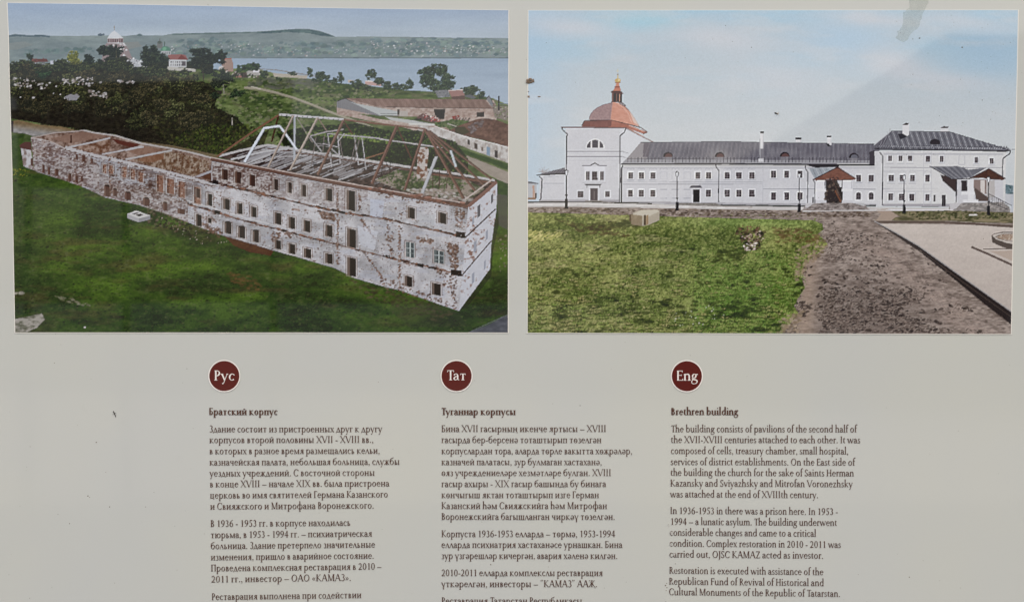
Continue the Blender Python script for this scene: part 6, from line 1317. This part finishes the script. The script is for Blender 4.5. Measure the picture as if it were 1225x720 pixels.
for dx, dy in ((2.8, -.9), (3.0, .7)):
    w_ = flat_patch('wing', [(928.6, 136), (929.6+dx*.5, 135.2+dy), (929+dx, 136+dy), (929.4+dx*.4, 136.8+dy*.6)], .0024+.0001*dx, M_wing, None, .15, 3); to_local(w_, fly)
gn = bpy.data.objects.new('crane_fly', None); C_.objects.link(gn); ga, gb = W(137, 494.5); gn.location = (ga, -.0002, gb)
tag(gn, 'thin dark insect clinging to the blank grey board left of the Russian text', 'insect')
bm = bmesh.new()
for k in range(7): lump(bm, 135.6+k*.44, 492.2+k*.95, .62-.04*k, .8, .6, k, 0.0, .12)
me = bpy.data.meshes.new('body'); bm.to_mesh(me); bm.free(); to_local(link('body', me, M_fly), gn)
for dx, dy in ((-2.0, -1.5), (-2.2, 1.2), (2.2, -1.2), (2.4, 1.8)):
    x, y = 136.8, 494.4; w_ = flat_patch('leg', [(x, y), (x+dx, y+dy), (x+dx+.2, y+dy+.25), (x+.2, y+.3)], .0009, M_fly, None, .03, 1); to_local(w_, gn)
# specks of dirt: too many to count
bm = bmesh.new(); r3 = random.Random(9)
named = [(105, 593), (107, 594.5), (131, 606), (174, 606), (184, 588.6), (209, 629), (83, 626), (115, 529), (137, 697), (797.4, 697.5), (796.2, 700), (797.8, 702.5), (797.0, 706), (796.6, 719), (899, 57), (1151, 57), (803, 661), (808, 674), (694, 485), (587, 675), (620, 590), (1027, 687), (1088, 690), (1175, 120), (1181, 82), (868, 31), (876, 50), (1100, 46), (1092, 47)]
for k in range(230): named.append((r3.uniform(0, 1225), r3.uniform(0, 720)))
for k in range(60): named.append((r3.uniform(1080, 1215), r3.uniform(20, 190)))
for k, (x, y) in enumerate(named):
    on = (10 < x < 608 and 5 < y < 398) or (632 < x < 1215 and 12 < y < 398)
    s_ = r3.uniform(.35, .8) if k < 29 else r3.uniform(.16, .42)
    a, b = W(x, y); g = bmesh.ops.create_icosphere(bm, subdivisions=1, radius=1.0)
    e = r3.uniform(.6, 1.6)
    for v in g['verts']: v.co = (a+v.co.x*s_*e/1000, -(.0008 if on else .0001)+v.co.y*s_*.4/1000, b+v.co.z*s_/1000)
me = bpy.data.meshes.new('dirt_specks'); bm.to_mesh(me); bm.free()
tag(link('dirt_specks', me, M_dirt), 'fine dark dirt specks scattered over the board face', 'dirt', kind='stuff')

# ------------------------------------------------------------------
#  what stands before the board: seen only as faint reflections in its gloss
# ------------------------------------------------------------------
def boxes(name, L, mat, parent=None, kind=None):
    V, F = [], []
    for (x0, y0, z0, x1, y1, z1) in L:
        b = len(V); V += [(x, y, z) for x in (x0, x1) for y in (y0, y1) for z in (z0, z1)]
        F += [(b, b+1, b+3, b+2), (b+4, b+6, b+7, b+5), (b, b+4, b+5, b+1), (b+2, b+3, b+7, b+6), (b, b+2, b+6, b+4), (b+1, b+5, b+7, b+3)]
    o = mesh(name, V, F, mat, parent)
    if kind: o['kind'] = kind
    return o
def beam(name, p, q, w, mat, parent):
    p = np.array(p, float); q = np.array(q, float); d = (q-p)/np.linalg.norm(q-p); u = np.cross(d, (0, 1, 0)); u = u/np.linalg.norm(u); v = np.cross(d, u)
    V = [tuple(e+u*a*w/2+v*b*w/2) for e in (p, q) for a, b in ((-1, -1), (1, -1), (1, 1), (-1, 1))]
    return mesh(name, V, [(0, 1, 2, 3), (7, 6, 5, 4), (0, 4, 5, 1), (1, 5, 6, 2), (2, 6, 7, 3), (3, 7, 4, 0)], mat, parent)
M_ground = mat_plain('gravel_ground', (.12, .13, .135), .95, .25, 3)
M_lime = mat_plain('limewash', (.42, .41, .39), .9, .12, 2)
M_tin = mat_plain('dark_tin_roof', (.14, .14, .15), .6, .2, 2)
M_wood = mat_plain('brown_timber', (.13, .075, .04), .8, .3, 6)
M_grey = mat_plain('weathered_timber', (.26, .22, .18), .85, .2, 6)
M_pane = mat_plain('dark_pane', (.02, .022, .025), .15, .1, 3)
M_leaf = mat_plain('leaf_green', (.05, .075, .03), .8, .4, 3)
gnd = mesh('ground', [(-900, -900, 0), (900, -900, 0), (900, 900, 0), (-900, 900, 0)], [(0, 1, 2, 3)], M_ground); gnd['kind'] = 'structure'
M_pave = mat_plain('pale_paving', (.46, .43, .37), .9, .1, 2)
yard = mesh('paving', [(-30, -20.5, .004), (30, -20.5, .004), (30, -8.3, .004), (-30, -8.3, .004)], [(0, 1, 2, 3)], M_pave); yard['kind'] = 'structure'
# gabled house, its gable shows as the darker slope at upper right
house = bpy.data.objects.new('gabled_house', None); C_.objects.link(house); tag(house, 'plain house with a dark gabled roof mirrored faintly in the upper right of the board', 'house')
hy = -20.0; ex, rx_ = 1.4, 6.9
mesh('wall', [(ex+.4, hy, 0), (14, hy, 0), (14, hy, 5.4), (rx_, hy, 5.5), (ex+.4, hy, 2.6), (ex+.4, hy-8, 0), (14, hy-8, 0), (14, hy-8, 5.4), (rx_, hy-8, 5.5), (ex+.4, hy-8, 2.6)],
     [(0, 1, 2, 3, 4), (9, 8, 7, 6, 5), (0, 4, 9, 5), (1, 6, 7, 2)], M_lime, house)
mesh('roof', [(ex, hy+.4, 2.35), (rx_, hy+.4, 5.75), (14.5, hy+.4, 5.6), (14.5, hy-8.4, 5.6), (rx_, hy-8.4, 5.75), (ex, hy-8.4, 2.35), (ex, hy+.4, 2.15), (rx_, hy+.4, 5.5), (14.5, hy+.4, 5.35), (14.5, hy-8.4, 5.35), (rx_, hy-8.4, 5.5), (ex, hy-8.4, 2.15)],
     [(0, 1, 4, 5), (1, 2, 3, 4), (6, 7, 1, 0), (7, 8, 2, 1), (11, 10, 7, 6), (10, 9, 8, 7)], M_tin, house)
for x in (4.2, 7.0, 9.8): boxes('window', [(x, hy+.002, 1.2, x+1.0, hy+.05, 2.6)], M_pane, house)
# timber shelter at left
sh = bpy.data.objects.new('timber_shelter', None); C_.objects.link(sh); sh.location = (0, 0, 0); tag(sh, 'brown timber shelter with boarded wall mirrored faintly in the dark trees at left', 'shelter')
sy = -6.5
boxes('boarded_wall', [(-3.06, sy-.22, 2.2, -1.36, sy-.16, 2.86)], M_wood, sh)
for x in (-2.95, -2.35, -1.45): boxes('post', [(x-.02, sy-.06, 0, x+.02, sy-.02, 2.8)], M_grey, sh)
beam('brace', (-2.40, sy+.02, 2.64), (-2.14, sy+.02, 2.42), .05, M_wood, sh)
boxes('beam', [(-3.05, sy-.10, 2.58, -1.40, sy-.02, 2.66)], M_wood, sh)
boxes('rail', [(-3.05, sy-.10, 2.74, -1.40, sy-.02, 2.80)], M_wood, sh)
# low pale wall and hedge across the yard
wl_ = boxes('low_wall', [(-9, -20.9, 0, -1.0, -20.6, .16)], M_lime); tag(wl_, 'low pale wall mirrored as a faint band left of the Russian text', 'wall')
